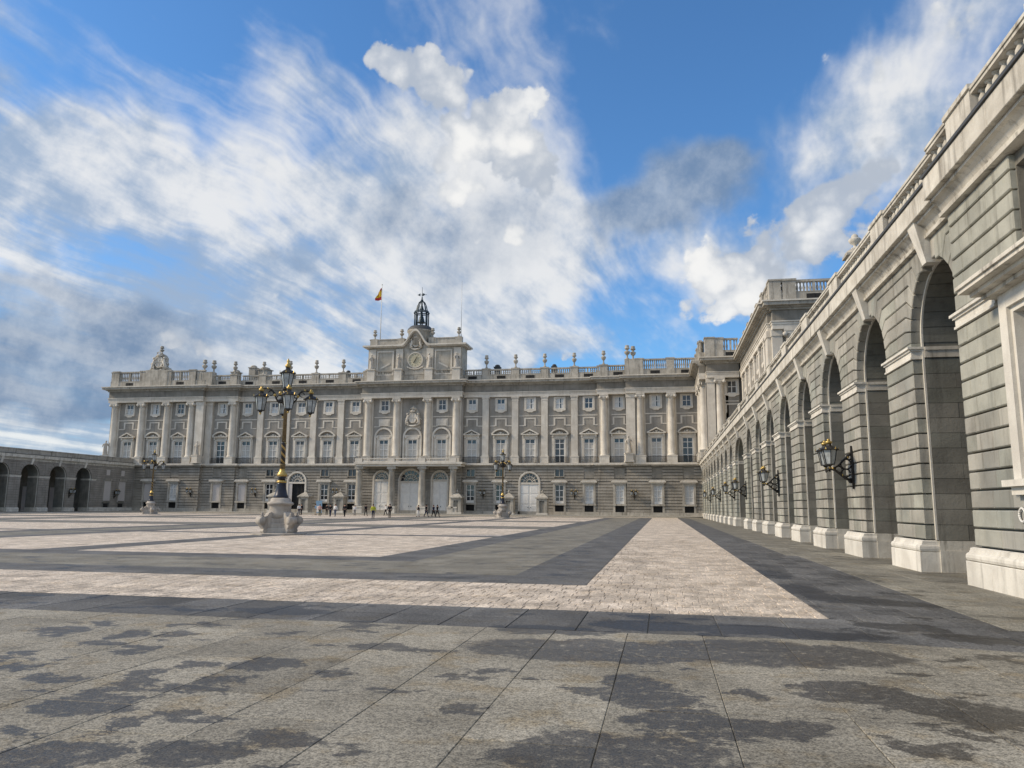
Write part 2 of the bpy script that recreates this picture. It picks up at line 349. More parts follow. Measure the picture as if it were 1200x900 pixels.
class MB:
    def __init__(s, xf=None):
        s.v, s.f, s.xf, s.sm = [], [], xf, []
    def pt(s, p):
        s.v.append(tuple(s.xf(*p)) if s.xf else tuple(p)); return len(s.v) - 1
    def face(s, pts, smooth=False):
        s.f.append([s.pt(p) for p in pts]); s.sm.append(smooth)
    def idx(s, ids, smooth=False):
        s.f.append(ids); s.sm.append(smooth)
    def box(s, x0, x1, y0, y1, z0, z1, skip=''):
        i = [s.pt(p) for p in ((x0, y0, z0), (x1, y0, z0), (x1, y1, z0), (x0, y1, z0), (x0, y0, z1), (x1, y0, z1), (x1, y1, z1), (x0, y1, z1))]
        for k, q in (('b', (3, 2, 1, 0)), ('t', (4, 5, 6, 7)), ('f', (0, 1, 5, 4)), ('r', (1, 2, 6, 5)), ('k', (2, 3, 7, 6)), ('l', (3, 0, 4, 7))):
            if k not in skip: s.idx([i[a] for a in q])
        return s
    def prism(s, poly, d0, d1, plane='xz', ch=0.0, back=True):
        """polygon in a plane, thickness from d0 (front) to d1 (back); ch bevels the front edge"""
        def mk(a, b, d):
            return {'xz': (a, d, b), 'yz': (d, a, b), 'xy': (a, b, d)}[plane]
        n = len(poly)
        bk = [s.pt(mk(a, b, d1)) for a, b in poly]
        if ch:
            ins = inset(poly, abs(ch))
            md = [s.pt(mk(a, b, d0 + (ch if d1 > d0 else -ch))) for a, b in poly]
            fr = [s.pt(mk(a, b, d0)) for a, b in ins]
            for i in range(n):
                j = (i + 1) % n
                s.idx([bk[i], bk[j], md[j], md[i]]); s.idx([md[i], md[j], fr[j], fr[i]])
        else:
            fr = [s.pt(mk(a, b, d0)) for a, b in poly]
            for i in range(n):
                j = (i + 1) % n
                s.idx([bk[i], bk[j], fr[j], fr[i]])
        s.idx(fr)
        if back: s.idx(bk[::-1])
        return s
    def lathe(s, prof, n=12, c=(0, 0, 0), smooth=True, cap=True, a0=0.0):
        rings = []
        for r, z in prof:
            rings.append([s.pt((c[0] + r * math.cos(a0 + 2 * PI * k / n), c[1] + r * math.sin(a0 + 2 * PI * k / n), c[2] + z)) for k in range(n)])
        for A, B in zip(rings, rings[1:]):
            for k in range(n):
                s.idx([A[k], A[(k + 1) % n], B[(k + 1) % n], B[k]], smooth)
        if cap:
            s.idx(rings[0][::-1]); s.idx(rings[-1])
        return s
    def tube(s, path, r, n=6, smooth=True):
        P = [Vector(p) for p in path]
        rr = r if isinstance(r, (list, tuple)) else [r] * len(P)
        rings = []
        for i, p in enumerate(P):
            t = (P[min(i + 1, len(P) - 1)] - P[max(i - 1, 0)]).normalized()
            u = t.cross(Vector((0, 0, 1)) if abs(t.z) < .9 else Vector((1, 0, 0))).normalized()
            v = t.cross(u)
            rings.append([s.pt(p + (u * math.cos(2 * PI * k / n) + v * math.sin(2 * PI * k / n)) * rr[i]) for k in range(n)])
        for A, B in zip(rings, rings[1:]):
            for k in range(n):
                s.idx([A[k], A[(k + 1) % n], B[(k + 1) % n], B[k]], smooth)
        s.idx(rings[0][::-1]); s.idx(rings[-1])
        return s
    def ball(s, c, r, n=8, sx=1, sy=1, sz=1):
        m = max(4, n // 2 + 1)
        rings = []
        for i in range(1, m):
            a = PI * i / m
            rings.append([s.pt((c[0] + sx * r * math.sin(a) * math.cos(2 * PI * k / n), c[1] + sy * r * math.sin(a) * math.sin(2 * PI * k / n), c[2] - sz * r * math.cos(a))) for k in range(n)])
        lo, hi = s.pt((c[0], c[1], c[2] - sz * r)), s.pt((c[0], c[1], c[2] + sz * r))
        for k in range(n):
            s.idx([lo, rings[0][(k + 1) % n], rings[0][k]], True); s.idx([hi, rings[-1][k], rings[-1][(k + 1) % n]], True)
        for A, B in zip(rings, rings[1:]):
            for k in range(n):
                s.idx([A[k], A[(k + 1) % n], B[(k + 1) % n], B[k]], True)
        return s
    def mesh(s, name, mat, fix=True):
        me = bpy.data.meshes.new(name)
        me.from_pydata(s.v, [], s.f)
        me.polygons.foreach_set('use_smooth', s.sm)
        if fix:
            bm = bmesh.new(); bm.from_mesh(me)
            bmesh.ops.recalc_face_normals(bm, faces=bm.faces)
            bm.to_mesh(me); bm.free()
        me.materials.append(mat)
        return me
    def build(s, name, mat, parent=None, world=True, at=(0, 0, 0), fix=True, **kw):
        me = s.mesh(name, mat, fix)
        return put(name, me, parent, None if world else at, **kw)


def inset(poly, d):
    """shrink a convex-ish polygon by d"""
    n = len(poly); out = []
    A = sum(poly[i][0] * poly[(i + 1) % n][1] - poly[(i + 1) % n][0] * poly[i][1] for i in range(n))
    sg = 1 if A > 0 else -1
    for i in range(n):
        p, q, r = Vector(poly[i - 1]), Vector(poly[i]), Vector(poly[(i + 1) % n])
        e1, e2 = (q - p), (r - q)
        if e1.length < 1e-6 or e2.length < 1e-6: out.append(tuple(q)); continue
        e1.normalize(); e2.normalize()
        n1, n2 = Vector((-e1.y, e1.x)) * sg, Vector((-e2.y, e2.x)) * sg
        b = n1 + n2
        k = d / max(.35, 1 + n1.dot(n2))
        out.append((q.x + b.x * k, q.y + b.y * k))
    return out


def put(name, me, parent=None, at=None, rot=0.0, label=None, kind=None, scale=None):
    """link a mesh as one object; at=None means the mesh is in world coordinates"""
    o = bpy.data.objects.new(name, me); col.objects.link(o)
    if parent is not None:
        o.parent = parent
        base = WP.get(parent.name, Vector((0, 0, 0)))
        o.location = -base if at is None else at
    elif at is not None:
        o.location = at
    if rot: o.rotation_euler = (0, 0, rot)
    if scale: o.scale = scale
    if label: o['label'] = label
    if kind: o['kind'] = kind
    WP[o.name] = Vector((0, 0, 0)) if at is None else (WP.get(parent.name, Vector((0, 0, 0))) if parent is not None else Vector((0, 0, 0))) + Vector(at)
    return o


def thing(name, label, cat, loc=(0, 0, 0), rot=0.0, group=None):
    o = bpy.data.objects.new(name, None); col.objects.link(o)
    o.empty_display_size = .3
    o.location = loc
    if rot: o.rotation_euler = (0, 0, rot)
    o['label'] = label; o['category'] = cat
    if group: o['group'] = group
    WP[o.name] = Vector(loc)
    return o


def copy_tree(o, parent=None, loc=None, rot=None, label=None):
    c = o.copy(); col.objects.link(c)
    if parent is not None: c.parent = parent
    if loc is not None: c.location = loc
    if rot is not None: c.rotation_euler = (0, 0, rot)
    if label: c['label'] = label
    for ch in o.children: copy_tree(ch, c)
    return c


def gz(x):
    """the square falls a little towards the right arcade"""
    return 0.0 if x < 2.4 else -.15 * min(1.0, (x - 2.4) / 4.9)


# ------------------------------------------------------------------ ground
def sheet(x0, x1, y0, y1, z, mb):
    xs = sorted({x0, x1, *[c for c in (2.4, 7.3) if x0 < c < x1]})
    for a, b in zip(xs, xs[1:]):
        mb.face([(a, y0, gz(a) + z), (b, y0, gz(b) + z), (b, y1, gz(b) + z), (a, y1, gz(a) + z)])


mb = MB(); sheet(-3000, 3000, -3000, 4000, -.03, mb)
plaza = mb.build('plaza_ground', basem, kind='structure')


def slab_mesh(w, l, mat, h=.05, ch=.005, name='paving_slab'):
    m = MB(); m.prism([(-w / 2, -l / 2), (w / 2, -l / 2), (w / 2, l / 2), (-w / 2, l / 2)], h, 0, 'xy', ch, False)
    return m.mesh(name, mat)


SL = {}


def slab_at(parent, name, x, y, w, l, mat, z=0.0):
    key = (name, round(w, 3), round(l, 2), mat.name)
    if key not in SL: SL[key] = slab_mesh(w, l, mat, name=name)
    o = put(name, SL[key], parent, (x, y, gz(x) - .05 + z + random.uniform(-.002, .002)))
    if x > 2.4 and x < 7.3: o.rotation_euler = (0, math.atan(.15 / 4.9), 0)
    return o


def tri_slab(mb, x0, x1, y0, y1, z=0.0, ch=.006):
    za, zb = gz(x0) + z, gz(x1) + z
    mb.box(x0, x1, y0, y1, -.02, 0, 'b') if False else None
    b = [mb.pt(p) for p in ((x0, y0, za - .02), (x1, y0, zb - .02), (x1, y1, zb - .02), (x0, y1, za - .02))]
    t = [mb.pt(p) for p in ((x0 + ch, y0 + ch, za), (x1 - ch, y0 + ch, zb), (x1 - ch, y1 - ch, zb), (x0 + ch, y1 - ch, za))]
    for i in range(4):
        j = (i + 1) % 4; mb.idx([b[i], b[j], t[j], t[i]])
    mb.idx(t)


mb = MB(); sheet(-15, 8, 1.1, 10.5, -.013, mb); mb.build('joint_bed', basem, plaza, fix=False)
mb = MB(); sheet(-16.2, 7.3, 10.5, 12.5, -.012, mb); sheet(2.4, 7.3, 12.5, 44, -.012, mb); mb.build('joint_bed', basem, plaza, fix=False)
# foreground slabs: rows one slab wide, running towards the palace
W = .94
for i in range(-16, 9):
    x0 = .47 + W * i
    y = 1.2 + random.uniform(0, .9)
    prev = None
    while y < 10.5 - .35:
        l = random.choice((1.25, 1.6, 1.95, 2.3))
        if 10.5 - (y + l) < .6: l = 10.5 - y
        slab_at(plaza, 'paving_slab', x0 + W / 2, y + l / 2, W - random.choice((.003, .005, .007)), round(l - random.choice((.008, .014)), 3), slabm)
        y += l
mb = MB()
sheet(-60, 60, -40, 1.1, -.004, mb)
sheet(-260, -14.6, 1.1, 10.46, 0, mb)
sheet(-260, 40, 133.5, 400, 0, mb)
mb.build('paving_field', slabm, plaza, fix=False)

white_p = thing('pale_paving', 'bands of pale setts laid across the square', 'paving', (0, 0, 0))
dark_p = thing('dark_paving', 'bands of dark slabs', 'paving', (0, 0, 0))
grey_p = thing('grey_paving', 'bands of grey slabs', 'paving', (0, 0, 0))
for o in (white_p, dark_p, grey_p):
    for k in ('label', 'category'): del o[k]
    o['kind'] = 'structure'

# the square is laid as frames round its centre (-49, 73): offsets from the outer edge
OX0, OX1, OY0, OY1 = -100.4, 2.4, 12.5, 133.5
fr = {'w': MB(), 'd': MB(), 'g': MB()}


def frame(k, o0, o1, skipnear=False):
    m = fr[k]
    a0, a1, b0, b1 = OX0 + o0, OX1 - o0, OY0 + o0, OY1 - o0
    i = o1 - o0
    if not skipnear:
        sheet(a0, a1, b0, b0 + i, 0, m)
    sheet(a0, a1, b1 - i, b1, 0, m)
    sheet(a0, a0 + i, b0 + i, b1 - i, 0, m)
    if skipnear: sheet(a1 - i, a1, 40, b1 - i, 0, m)
    else: sheet(a1 - i, a1, b0 + i, b1 - i, 0, m)


frame('w', 0, 4.0, True)
frame('d', 4.0, 5.85)
frame('g', 5.85, 9.6)
frame('d', 9.6, 11.2)
ix = [-89.2, -79.0, -77.4, -68.2, -66.5, -62.8, -61.0, -37.0, -35.2, -31.5, -29.8, -21.5, -19.7, -8.8]
kx = ['w', 'd', 'w', 'd', 'g', 'd', 'w', 'd', 'g', 'd', 'w', 'd', 'w']
iy = [23.7, 40.6, 42.0, 56.5, 58.2, 62.0, 63.7, 82.3, 84.0, 87.8, 89.5, 104.0, 105.4, 122.3]
for a in range(13):
    for b in range(13):
        ka, kb = kx[a], kx[b]
        k = 'd' if 'd' in (ka, kb) else ('g' if 'g' in (ka, kb) else 'w')
        sheet(ix[a], ix[a + 1], iy[b], iy[b + 1], 0, fr[k])
# outside the frames
sheet(-260, OX0, 10.5, 133.5, 0, fr['g'])
sheet(-100.4, -16.2, 10.5, 12.5, 0, fr['d'])
sheet(4.3, 7.3, 44, 133.5, 0, fr['g'])
sheet(2.4, 4.3, 44, 133.5, 0, fr['d'])
sheet(7.3, 40, 1.1, 150, 0, fr['g'])
# near white frame beyond the setts built one by one
sheet(-100.4, -20.2, 12.5, 16.5, 0, fr['w'])
fr['w'].build('sett_field', setm, white_p, fix=False)
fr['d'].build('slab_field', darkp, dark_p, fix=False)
fr['g'].build('slab_field', greyp, grey_p, fix=False)


def fill(parent, name, x0, x1, y0, y1, w, l, mat, keep, bond=True, gap=.012, stuff='field'):
    """lay stones in rows; those in `keep` become objects of their own, the rest one piece"""
    cells = []
    ny = max(1, round((y1 - y0) / l)); l = (y1 - y0) / ny
    for j in range(ny):
        x = x0 - (random.uniform(.2, .8) * w if bond else 0)
        while x < x1 - .02:
            a, b = max(x, x0), min(x + w * (random.uniform(.85, 1.15) if bond else 1), x1)
            x = b if b > x else x + w
            if b - a < .05: continue
            cells.append((a, b, y0 + j * l, y0 + (j + 1) * l))
    return cells


def lay(parent, name, cells, mat, budget, gap=.012, ch=.008, stuffname=None):
    cells.sort(key=lambda c: (c[2] + c[3]) ** 2 / ((c[1] - c[0]) * (c[3] - c[2]) + .01) + 3 * max(0, abs((c[0] + c[1]) / 2 + .19 * c[2]) - .62 * c[2]) ** 2)
    rest = MB()
    for i, (a, b, c, d) in enumerate(cells):
        if i < budget:
            w_ = round((b - a) * 20) / 20 if b - a > .12 else b - a
            key = (name, round(b - a, 2), round(d - c, 2), mat.name)
            if key not in SL: SL[key] = slab_mesh(round(b - a, 2) - gap, d - c - gap, mat, .04, ch, name)
            o = put(name, SL[key], parent, ((a + b) / 2, (c + d) / 2, gz((a + b) / 2) - .04 + random.uniform(-.002, .002)))
            if a > 2.39: o.rotation_euler = (0, math.atan(.15 / 4.9), 0)
        else:
            tri_slab(rest, a + gap / 2, b - gap / 2, c + gap / 2, d - gap / 2, random.uniform(-.002, .001), ch)
    if rest.f: rest.build(stuffname or name + '_field', mat, parent, fix=False, kind='stuff')


mb = MB(); sheet(-20.2, 2.4, 12.5, 16.5, -.011, mb); sheet(-1.6, 2.4, 16.5, 40.1, -.011, mb); mb.build('sett_bed', setm, white_p, fix=False)
lay(white_p, 'sett', fill(None, '', -20.2, 2.4, 12.5, 16.5, .27, .40, setm, 0) + fill(None, '', -1.6, 2.4, 16.5, 40.1, .27, .40, setm, 0), setm, 300, .010, .008, 'setts')
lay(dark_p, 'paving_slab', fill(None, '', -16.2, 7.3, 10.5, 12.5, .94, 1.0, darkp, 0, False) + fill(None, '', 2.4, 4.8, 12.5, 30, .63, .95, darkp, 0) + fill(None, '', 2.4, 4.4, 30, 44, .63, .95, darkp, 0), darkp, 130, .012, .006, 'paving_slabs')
lay(grey_p, 'paving_slab', fill(None, '', 4.8, 7.3, 12.5, 30, 1.0, 1.3, greyp, 0) + fill(None, '', 4.4, 7.3, 30, 44, 1.0, 1.3, greyp, 0), greyp, 80, .010, .006, 'paving_slabs')
mb = MB()
mb.box(-112, 7.4, 145.5, 152, -.02, .14)
mb.build('sidewalk', paleP, kind='structure')

# ------------------------------------------------------------------ the arcades
# local frame: s along the wall, d depth into it, z up
def xf_right(X): return lambda s, d, z: (X + d, s, z)
def xf_left(X): return lambda s, d, z: (X - d, s, z)


R_ = 1.98
SPR, TOPW = 6.55, 9.06
CH, CZ0 = .442, .75
KN = [(10, .44), (20.5, .88), (31, 1.32), (43, 1.76), (57, 2.2)]     # crossette joints: angle, height above the springing


class Arcade:
    def __init__(s, root, xf, budget=0, mat=None):
        s.root, s.xf, s.budget, s.n = root, xf, budget, {}
        s.mat = mat or arcst
        s.rest = {}
    def stone(s, name, poly, d0, d1, mat, ch=.02, ins=(.004, .02), near=0):
        """one block with its own joints; poly in (s, z)"""
        if len(poly) == 4 and ins[0] != ins[1]:
            (a, b) = (min(p[0] for p in poly), max(p[0] for p in poly))
            (c, e) = (min(p[1] for p in poly), max(p[1] for p in poly))
            poly = [(a + ins[0], c + ins[1]), (b - ins[0], c + ins[1]), (b - ins[0], e - ins[1]), (a + ins[0], e - ins[1])]
        elif ins[0]:
            poly = inset(poly, ins[0])
        k = s.n.get(name, 0)
        jit = random.uniform(-.006, .006)
        if near and k < s.budget:
            m = MB(s.xf); m.prism(poly, d0 + jit, d1, 'xz', ch, False)
            m.build(name, mat, s.root); s.n[name] = k + 1
        else:
            key = (name, mat.name)
            if key not in s.rest: s.rest[key] = (MB(s.xf), mat)
            s.rest[key][0].prism(poly, d0 + jit, d1, 'xz', ch, False)
    def flush(s):
        for (name, _), (m, mat) in s.rest.items():
            m.build(name + 's', mat, s.root, kind='stuff')


def course_stones(A, a, b, near, mat, d0=0.0, dep=.28, k0=0, k1=12, one=False):
    for k in range(k0, k1):
        z0, z1 = CZ0 + CH * k, CZ0 + CH * (k + 1)
        if one or b - a < 1.2: cuts = [a, b]
        elif k % 2: cuts = [a, a + (b - a) * random.uniform(.44, .56), b]
        else: cuts = [a, a + (b - a) * random.uniform(.26, .34), a + (b - a) * random.uniform(.66, .74), b]
        for u, v in zip(cuts, cuts[1:]):
            A.stone('stone', [(u, z0), (v, z0), (v, z1), (u, z1)], d0, dep, mat, .024, (.003, .023), near)


def bond(A, a, b, z0, z1, near, mat, d0, dep, lo=.8, hi=1.35):
    u = a
    while u < b - .05:
        v = u + random.uniform(lo, hi)
        if b - v < .5: v = b
        A.stone('stone', [(u, z0), (v, z0), (v, z1), (u, z1)], d0, dep, mat, .024, (.003, .023), near)
        u = v


def arch_bay(A, a, b, left, right, near, elliptic=False):
    """stones round one opening a..b, from the middle of the pier on its left to the one on its right"""
    c, rx = (a + b) / 2, (b - a) / 2
    ry = R_
    def pt(ang, k=1.0): return (c + rx * k * math.cos(ang), SPR + ry * k * math.sin(ang))
    sx = rx / ry
    for sd in (1, -1):
        edge = right if sd == 1 else left
        pr_in, pr_kn, pr_z = (c + sd * rx, SPR), (c + sd * rx, SPR), SPR
        for k, (ang, h) in enumerate(KN):
            t = math.radians(ang)
            ip = (c + sd * rx * math.cos(t), SPR + ry * math.sin(t))
            kp = (c + sd * sx * (h / math.sin(t)) * math.cos(t), SPR + h)
            if abs(kp[0] - c) > abs(edge - c) - .1: kp = (edge - sd * .1, SPR + h)
            poly = [(edge, pr_z), pr_kn, pr_in, ip, kp, (edge, SPR + h)] if k else [(edge, SPR), pr_in, ip, kp, (edge, SPR + h)]
            if k and abs(pr_kn[0] - pr_in[0]) < 1e-6: poly = [(edge, pr_z), pr_in, ip, kp, (edge, SPR + h)]
            A.stone('voussoir', poly, 0, .28, A.mat, .024, (.018, .018), near)
            pr_in, pr_kn, pr_z = ip, kp, SPR + h
        # fan of tall voussoirs under the architrave, the first one takes the rest of the course
        angs = [57, 65.5, 74, 82.5]
        for k in range(3):
            t0, t1 = math.radians(angs[k]), math.radians(angs[k + 1])
            i0 = (c + sd * rx * math.cos(t0), SPR + ry * math.sin(t0)); i1 = (c + sd * rx * math.cos(t1), SPR + ry * math.sin(t1))
            hh = TOPW - SPR
            o0 = (c + sd * sx * hh / math.tan(t0), TOPW); o1 = (c + sd * sx * hh / math.tan(t1), TOPW)
            if k == 0:
                poly = [(edge, pr_z), pr_kn, i0, i1, o1, (edge, TOPW)]
            else:
                poly = [i0, i1, o1, o0]
            A.stone('voussoir', poly, 0, .28, A.mat, .022, (.013, .0131), near)
    # keystone console
    m = MB(A.xf)
    k0, k1, z0, z1 = .17, .30, SPR + ry - .12, 9.56
    F = [m.pt(p) for p in ((c - k0, -.10, z0), (c + k0, -.10, z0), (c + k1, -.40, z1), (c - k1, -.40, z1))]
    B = [m.pt(p) for p in ((c - k0, .28, z0), (c + k0, .28, z0), (c + k1, .28, z1), (c - k1, .28, z1))]
    m.idx(F)
    for i in range(4):
        j = (i + 1) % 4; m.idx([F[i], F[j], B[j], B[i]])
    m.build('keystone', arclime, A.root)
    # wall core behind the stones, and its soffit
    core = MB(A.xf)
    N = 16
    arc = [pt(PI * i / N, 1.012) for i in range(N + 1)]
    for p, q in zip(arc, arc[1:]):
        core.face([(p[0], .16, p[1]), (q[0], .16, q[1]), (q[0], .16, TOPW), (p[0], .16, TOPW)])
        core.face([(p[0], .16, p[1]), (q[0], .16, q[1]), (q[0], .30, q[1]), (p[0], .30, p[1])])
    for e, p in ((right, arc[0]), (left, arc[-1])):
        core.face([(e, .16, SPR), (p[0], .16, SPR), (p[0], .16, TOPW), (e, .16, TOPW)])
    core.build('wall_core', arcst_shaded, A.root, fix=False)
    # inner ring: a thin arris, its sunlit line put in as pale stone, then the coursed soffit
    ring = MB(A.xf)
    ri, ro = (rx - .075) / rx, 1.03
    N = 22
    for i in range(N):
        t0, t1 = PI * i / N, PI * (i + 1) / N
        q = [pt(t0, ri), pt(t1, ri), pt(t1, ro), pt(t0, ro)]
        ring.face([(x, .275, z) for x, z in q])
        ring.face([(q[0][0], .275, q[0][1]), (q[1][0], .275, q[1][1]), (q[1][0], .33, q[1][1]), (q[0][0], .33, q[0][1])])
    for sd in (1, -1):
        e = c + sd * rx
        u, v = sorted((e - sd * .075, e + sd * .02))
        ring.box(u, v, .275, .33, .76, SPR)
    ring.build('arris', arclime, A.root)
    sof = MB(A.xf)
    M = 13
    for i in range(M):
        t0, t1 = PI * i / M + .006, PI * (i + 1) / M - .006
        for (dd0, dd1) in ((.332, 1.3), (1.31, 2.4)):
            qs = []
            for t in (t0, (t0 + t1) / 2, t1): qs.append(pt(t, ri))
            jj = random.uniform(0, .012)
            for u, v in zip(qs, qs[1:]):
                sof.face([(u[0], dd0, u[1] - jj), (v[0], dd0, v[1] - jj), (v[0], dd1, v[1] - jj), (u[0], dd1, u[1] - jj)])
    for i in range(16):
        u, v = pt(PI * i / 16, ri * 1.012), pt(PI * (i + 1) / 16, ri * 1.012)
        sof.face([(u[0], .332, u[1]), (v[0], .332, v[1]), (v[0], 2.4, v[1]), (u[0], 2.4, u[1])])
    sof.build('soffit', arcst_shaded, A.root, fix=False, kind='stuff')


def jamb(A, e, sd, near):
    """coursed side of an opening at s=e; the opening lies on side sd"""
    m0 = MB(A.xf)
    f = e + sd * .055
    u, v = sorted((f, e - sd * .25))
    m0.box(u, v, .332, 2.4, -.3, SPR)
    m0.build('jamb_core', arcst_shaded, A.root)
    for k in range(12):
        z0, z1 = CZ0 + CH * k + .006, CZ0 + CH * (k + 1) - .006
        cut = .34 + (1.25 if k % 2 else .8)
        for (d0, d1) in ((.34, cut - .004), (cut + .004, 2.4)):
            u, v = sorted((f + sd * (.018 + random.uniform(0, .006)), f - sd * .01))
            nm = 'jamb_stone'
            kk = A.n.get(nm, 0)
            if near and kk < A.budget:
                m = MB(A.xf); m.box(u, v, d0, d1, z0, z1); m.build(nm, arcst_shaded, A.root); A.n[nm] = kk + 1
            else:
                key = (nm, arcst_shaded.name)
                if key not in A.rest: A.rest[key] = (MB(A.xf), arcst_shaded)
                A.rest[key][0].box(u, v, d0, d1, z0, z1)
    # pale base and impost carried round the jamb
    m = MB(A.xf)
    u, v = sorted((f + sd * .07, f - sd * .02)); m.box(u, v, .336, 2.4, -.3, .46)
    u, v = sorted((f + sd * .045, f - sd * .02)); m.box(u, v, .337, 2.4, .459, .74)
    m.build('jamb_base', weather, A.root)
    m = MB(A.xf)
    u, v = sorted((f + sd * .05, f - sd * .02)); m.box(u, v, .336, 2.4, 6.10, 6.32)
    u, v = sorted((f + sd * .085, f - sd * .02)); m.box(u, v, .337, 2.4, 6.319, 6.42)
    m.build('jamb_impost', weather, A.root)


def plinth(A, a, b, d0=0.0, wrap=True):
    e = .085 if wrap else 0.0
    g = MB(A.xf)
    cuts = [a - e, b + e] if b - a < 3.2 else [a - e + (b - a + 2 * e) * t / max(2, round((b - a) / 1.4)) for t in range(max(2, round((b - a) / 1.4)) + 1)]
    for u, v in zip(cuts, cuts[1:]):
        m = MB(A.xf); m.prism([(u + .003, -.35), (v - .003, -.35), (v - .003, .42), (u + .003, .42)], d0 - .2, .334, 'xz', .012, True)
        m.build('plinth', arclime, A.root)
    m = MB(A.xf)                                   # torus and fillet, swept along the front and returned at the ends
    pro = [(.13, .425), (.175, .445), (.195, .50), (.19, .56), (.165, .60), (.12, .625), (.115, .66), (.10, .665), (.095, .72), (.03, .745)]
    for (p0, z0), (p1, z1) in zip(pro, pro[1:]):
        k0, k1 = (p0 * .45, p1 * .45) if wrap else (0, 0)
        m.face([(a - k0, d0 - p0, z0), (b + k0, d0 - p0, z0), (b + k1, d0 - p1, z1), (a - k1, d0 - p1, z1)], True)
        for (s0, s1) in ((a - k0, a - k1), (b + k0, b + k1)):
            m.face([(s0, d0 - p0, z0), (s0, .333, z0), (s1, .333, z1), (s1, d0 - p1, z1)], True)
    m.build('plinth_moulding', arclime, A.root, fix=False)


def impost(A, a, b, d0=0.0, wrap=True, ends=True):
    m = MB(A.xf)
    for (z0, z1, p) in ((6.06, 6.12, .05), (6.122, 6.30, .02), (6.302, 6.36, .07), (6.362, 6.43, .13)):
        q = p * .75 if wrap else 0
        m.box(a - q, b + q, d0 - p, .33, z0, z1)
    m.build('impost', arclime, A.root)


def entabl(A, s0, s1, off=0.0, step=1.34, near_s=70, budget=True):
    """moulded band, corona and gutter along the top, cut into its stones"""
    ov = [(.28, 9.06), (-.12, 9.06), (-.13, 9.15), (-.05, 9.16), (-.06, 9.24), (-.13, 9.36), (-.22, 9.43), (-.31, 9.46), (-.31, 9.53), (.28, 9.53)]
    n = max(1, round((s1 - s0) / step)); L = (s1 - s0) / n
    rest = MB(A.xf); rest2 = MB(A.xf)
    for i in range(n):
        u, v = s0 + i * L + .004, s0 + (i + 1) * L - .004
        mm = MB(A.xf) if budget else rest
        P0 = [mm.pt((u, d + off, z)) for d, z in ov]; P1 = [mm.pt((v, d + off, z)) for d, z in ov]
        for j in range(len(ov)):
            k = (j + 1) % len(ov); mm.idx([P0[j], P0[k], P1[k], P1[j]])
        mm.idx(P0); mm.idx(P1[::-1])
        if budget: mm.build('moulding_stone', weather, A.root)
        mm = MB(A.xf) if budget else rest2
        mm.prism([(u, 9.545), (v, 9.545), (v, 10.12), (u, 10.12)], off - .45, .3, 'xz', .012, True)
        if budget: mm.build('cornice_stone', weather, A.root)
    if not budget:
        rest.build('moulding_stones', weather, A.root, kind='stuff'); rest2.build('cornice_stones', weather, A.root, kind='stuff')
    m = MB(A.xf); m.box(s0, s1, off - .50, 1.2, 10.124, 10.20)
    m.build('gutter', lead, A.root)


BAL = None


def baluster_mesh(mat=None):
    m = MB(); m.lathe([(.10, 0), (.10, .04), (.055, .055), (.05, .10), (.105, .20), (.10, .26), (.05, .37), (.055, .40), (.10, .425), (.10, .465)], 8)
    return m.mesh('baluster', mat or weather)


def balustrade(A, s0, s1, peds, off=0.0, zb=10.2, near_s=75, pw=.75, tops=True):
    """rails on balusters between solid blocks"""
    global BAL
    if BAL is None: BAL = baluster_mesh()
    edges = sorted(peds)
    rest = MB(A.xf)
    for p in edges:
        m = MB(A.xf)
        m.box(p - pw, p + pw, off, off + .42, zb, zb + .70); m.box(p - pw - .05, p + pw + .05, off - .05, off + .47, zb + .703, zb + .82)
        m.build('balustrade_block', weather, A.root)
    spans = []
    bounds = [s0] + [x for p in edges for x in (p - pw, p + pw)] + [s1]
    for u, v in zip(bounds[::2], bounds[1::2]):
        if v - u < .5: continue
        m = MB(A.xf); m.box(u + .003, v - .003, off + .06, off + .36, zb, zb + .13); m.box(u + .003, v - .003, off + .03, off + .39, zb + .59, zb + .67)
        m.box(u + .003, v - .003, off, off + .42, zb + .673, zb + .75)
        m.build('balustrade_rail', weather, A.root)
        n = int((v - u) / .36)
        for i in range(n):
            q = u + (v - u) * (i + .5) / n
            if A.n.get('baluster', 0) < A.budget and q < near_s:
                A.n['baluster'] = A.n.get('baluster', 0) + 1
                pos = Vector(A.xf(q, off + .21, zb + .13)) - WP[A.root.name]
                put('baluster', BAL, A.root, pos)
            else:
                x, y, z = A.xf(q, off + .21, zb + .13)
                rest.v, rest.f = rest.v, rest.f
                k = MB(); k.lathe([(.10, 0), (.06, .06), (.105, .20), (.05, .37), (.10, .43), (.10, .465)], 6, (x, y, z))
                o = len(rest.v); rest.v += k.v; rest.f += [[i2 + o for i2 in f] for f in k.f]; rest.sm += k.sm
    if rest.f: rest.build('balusters', weather, A.root, kind='stuff')


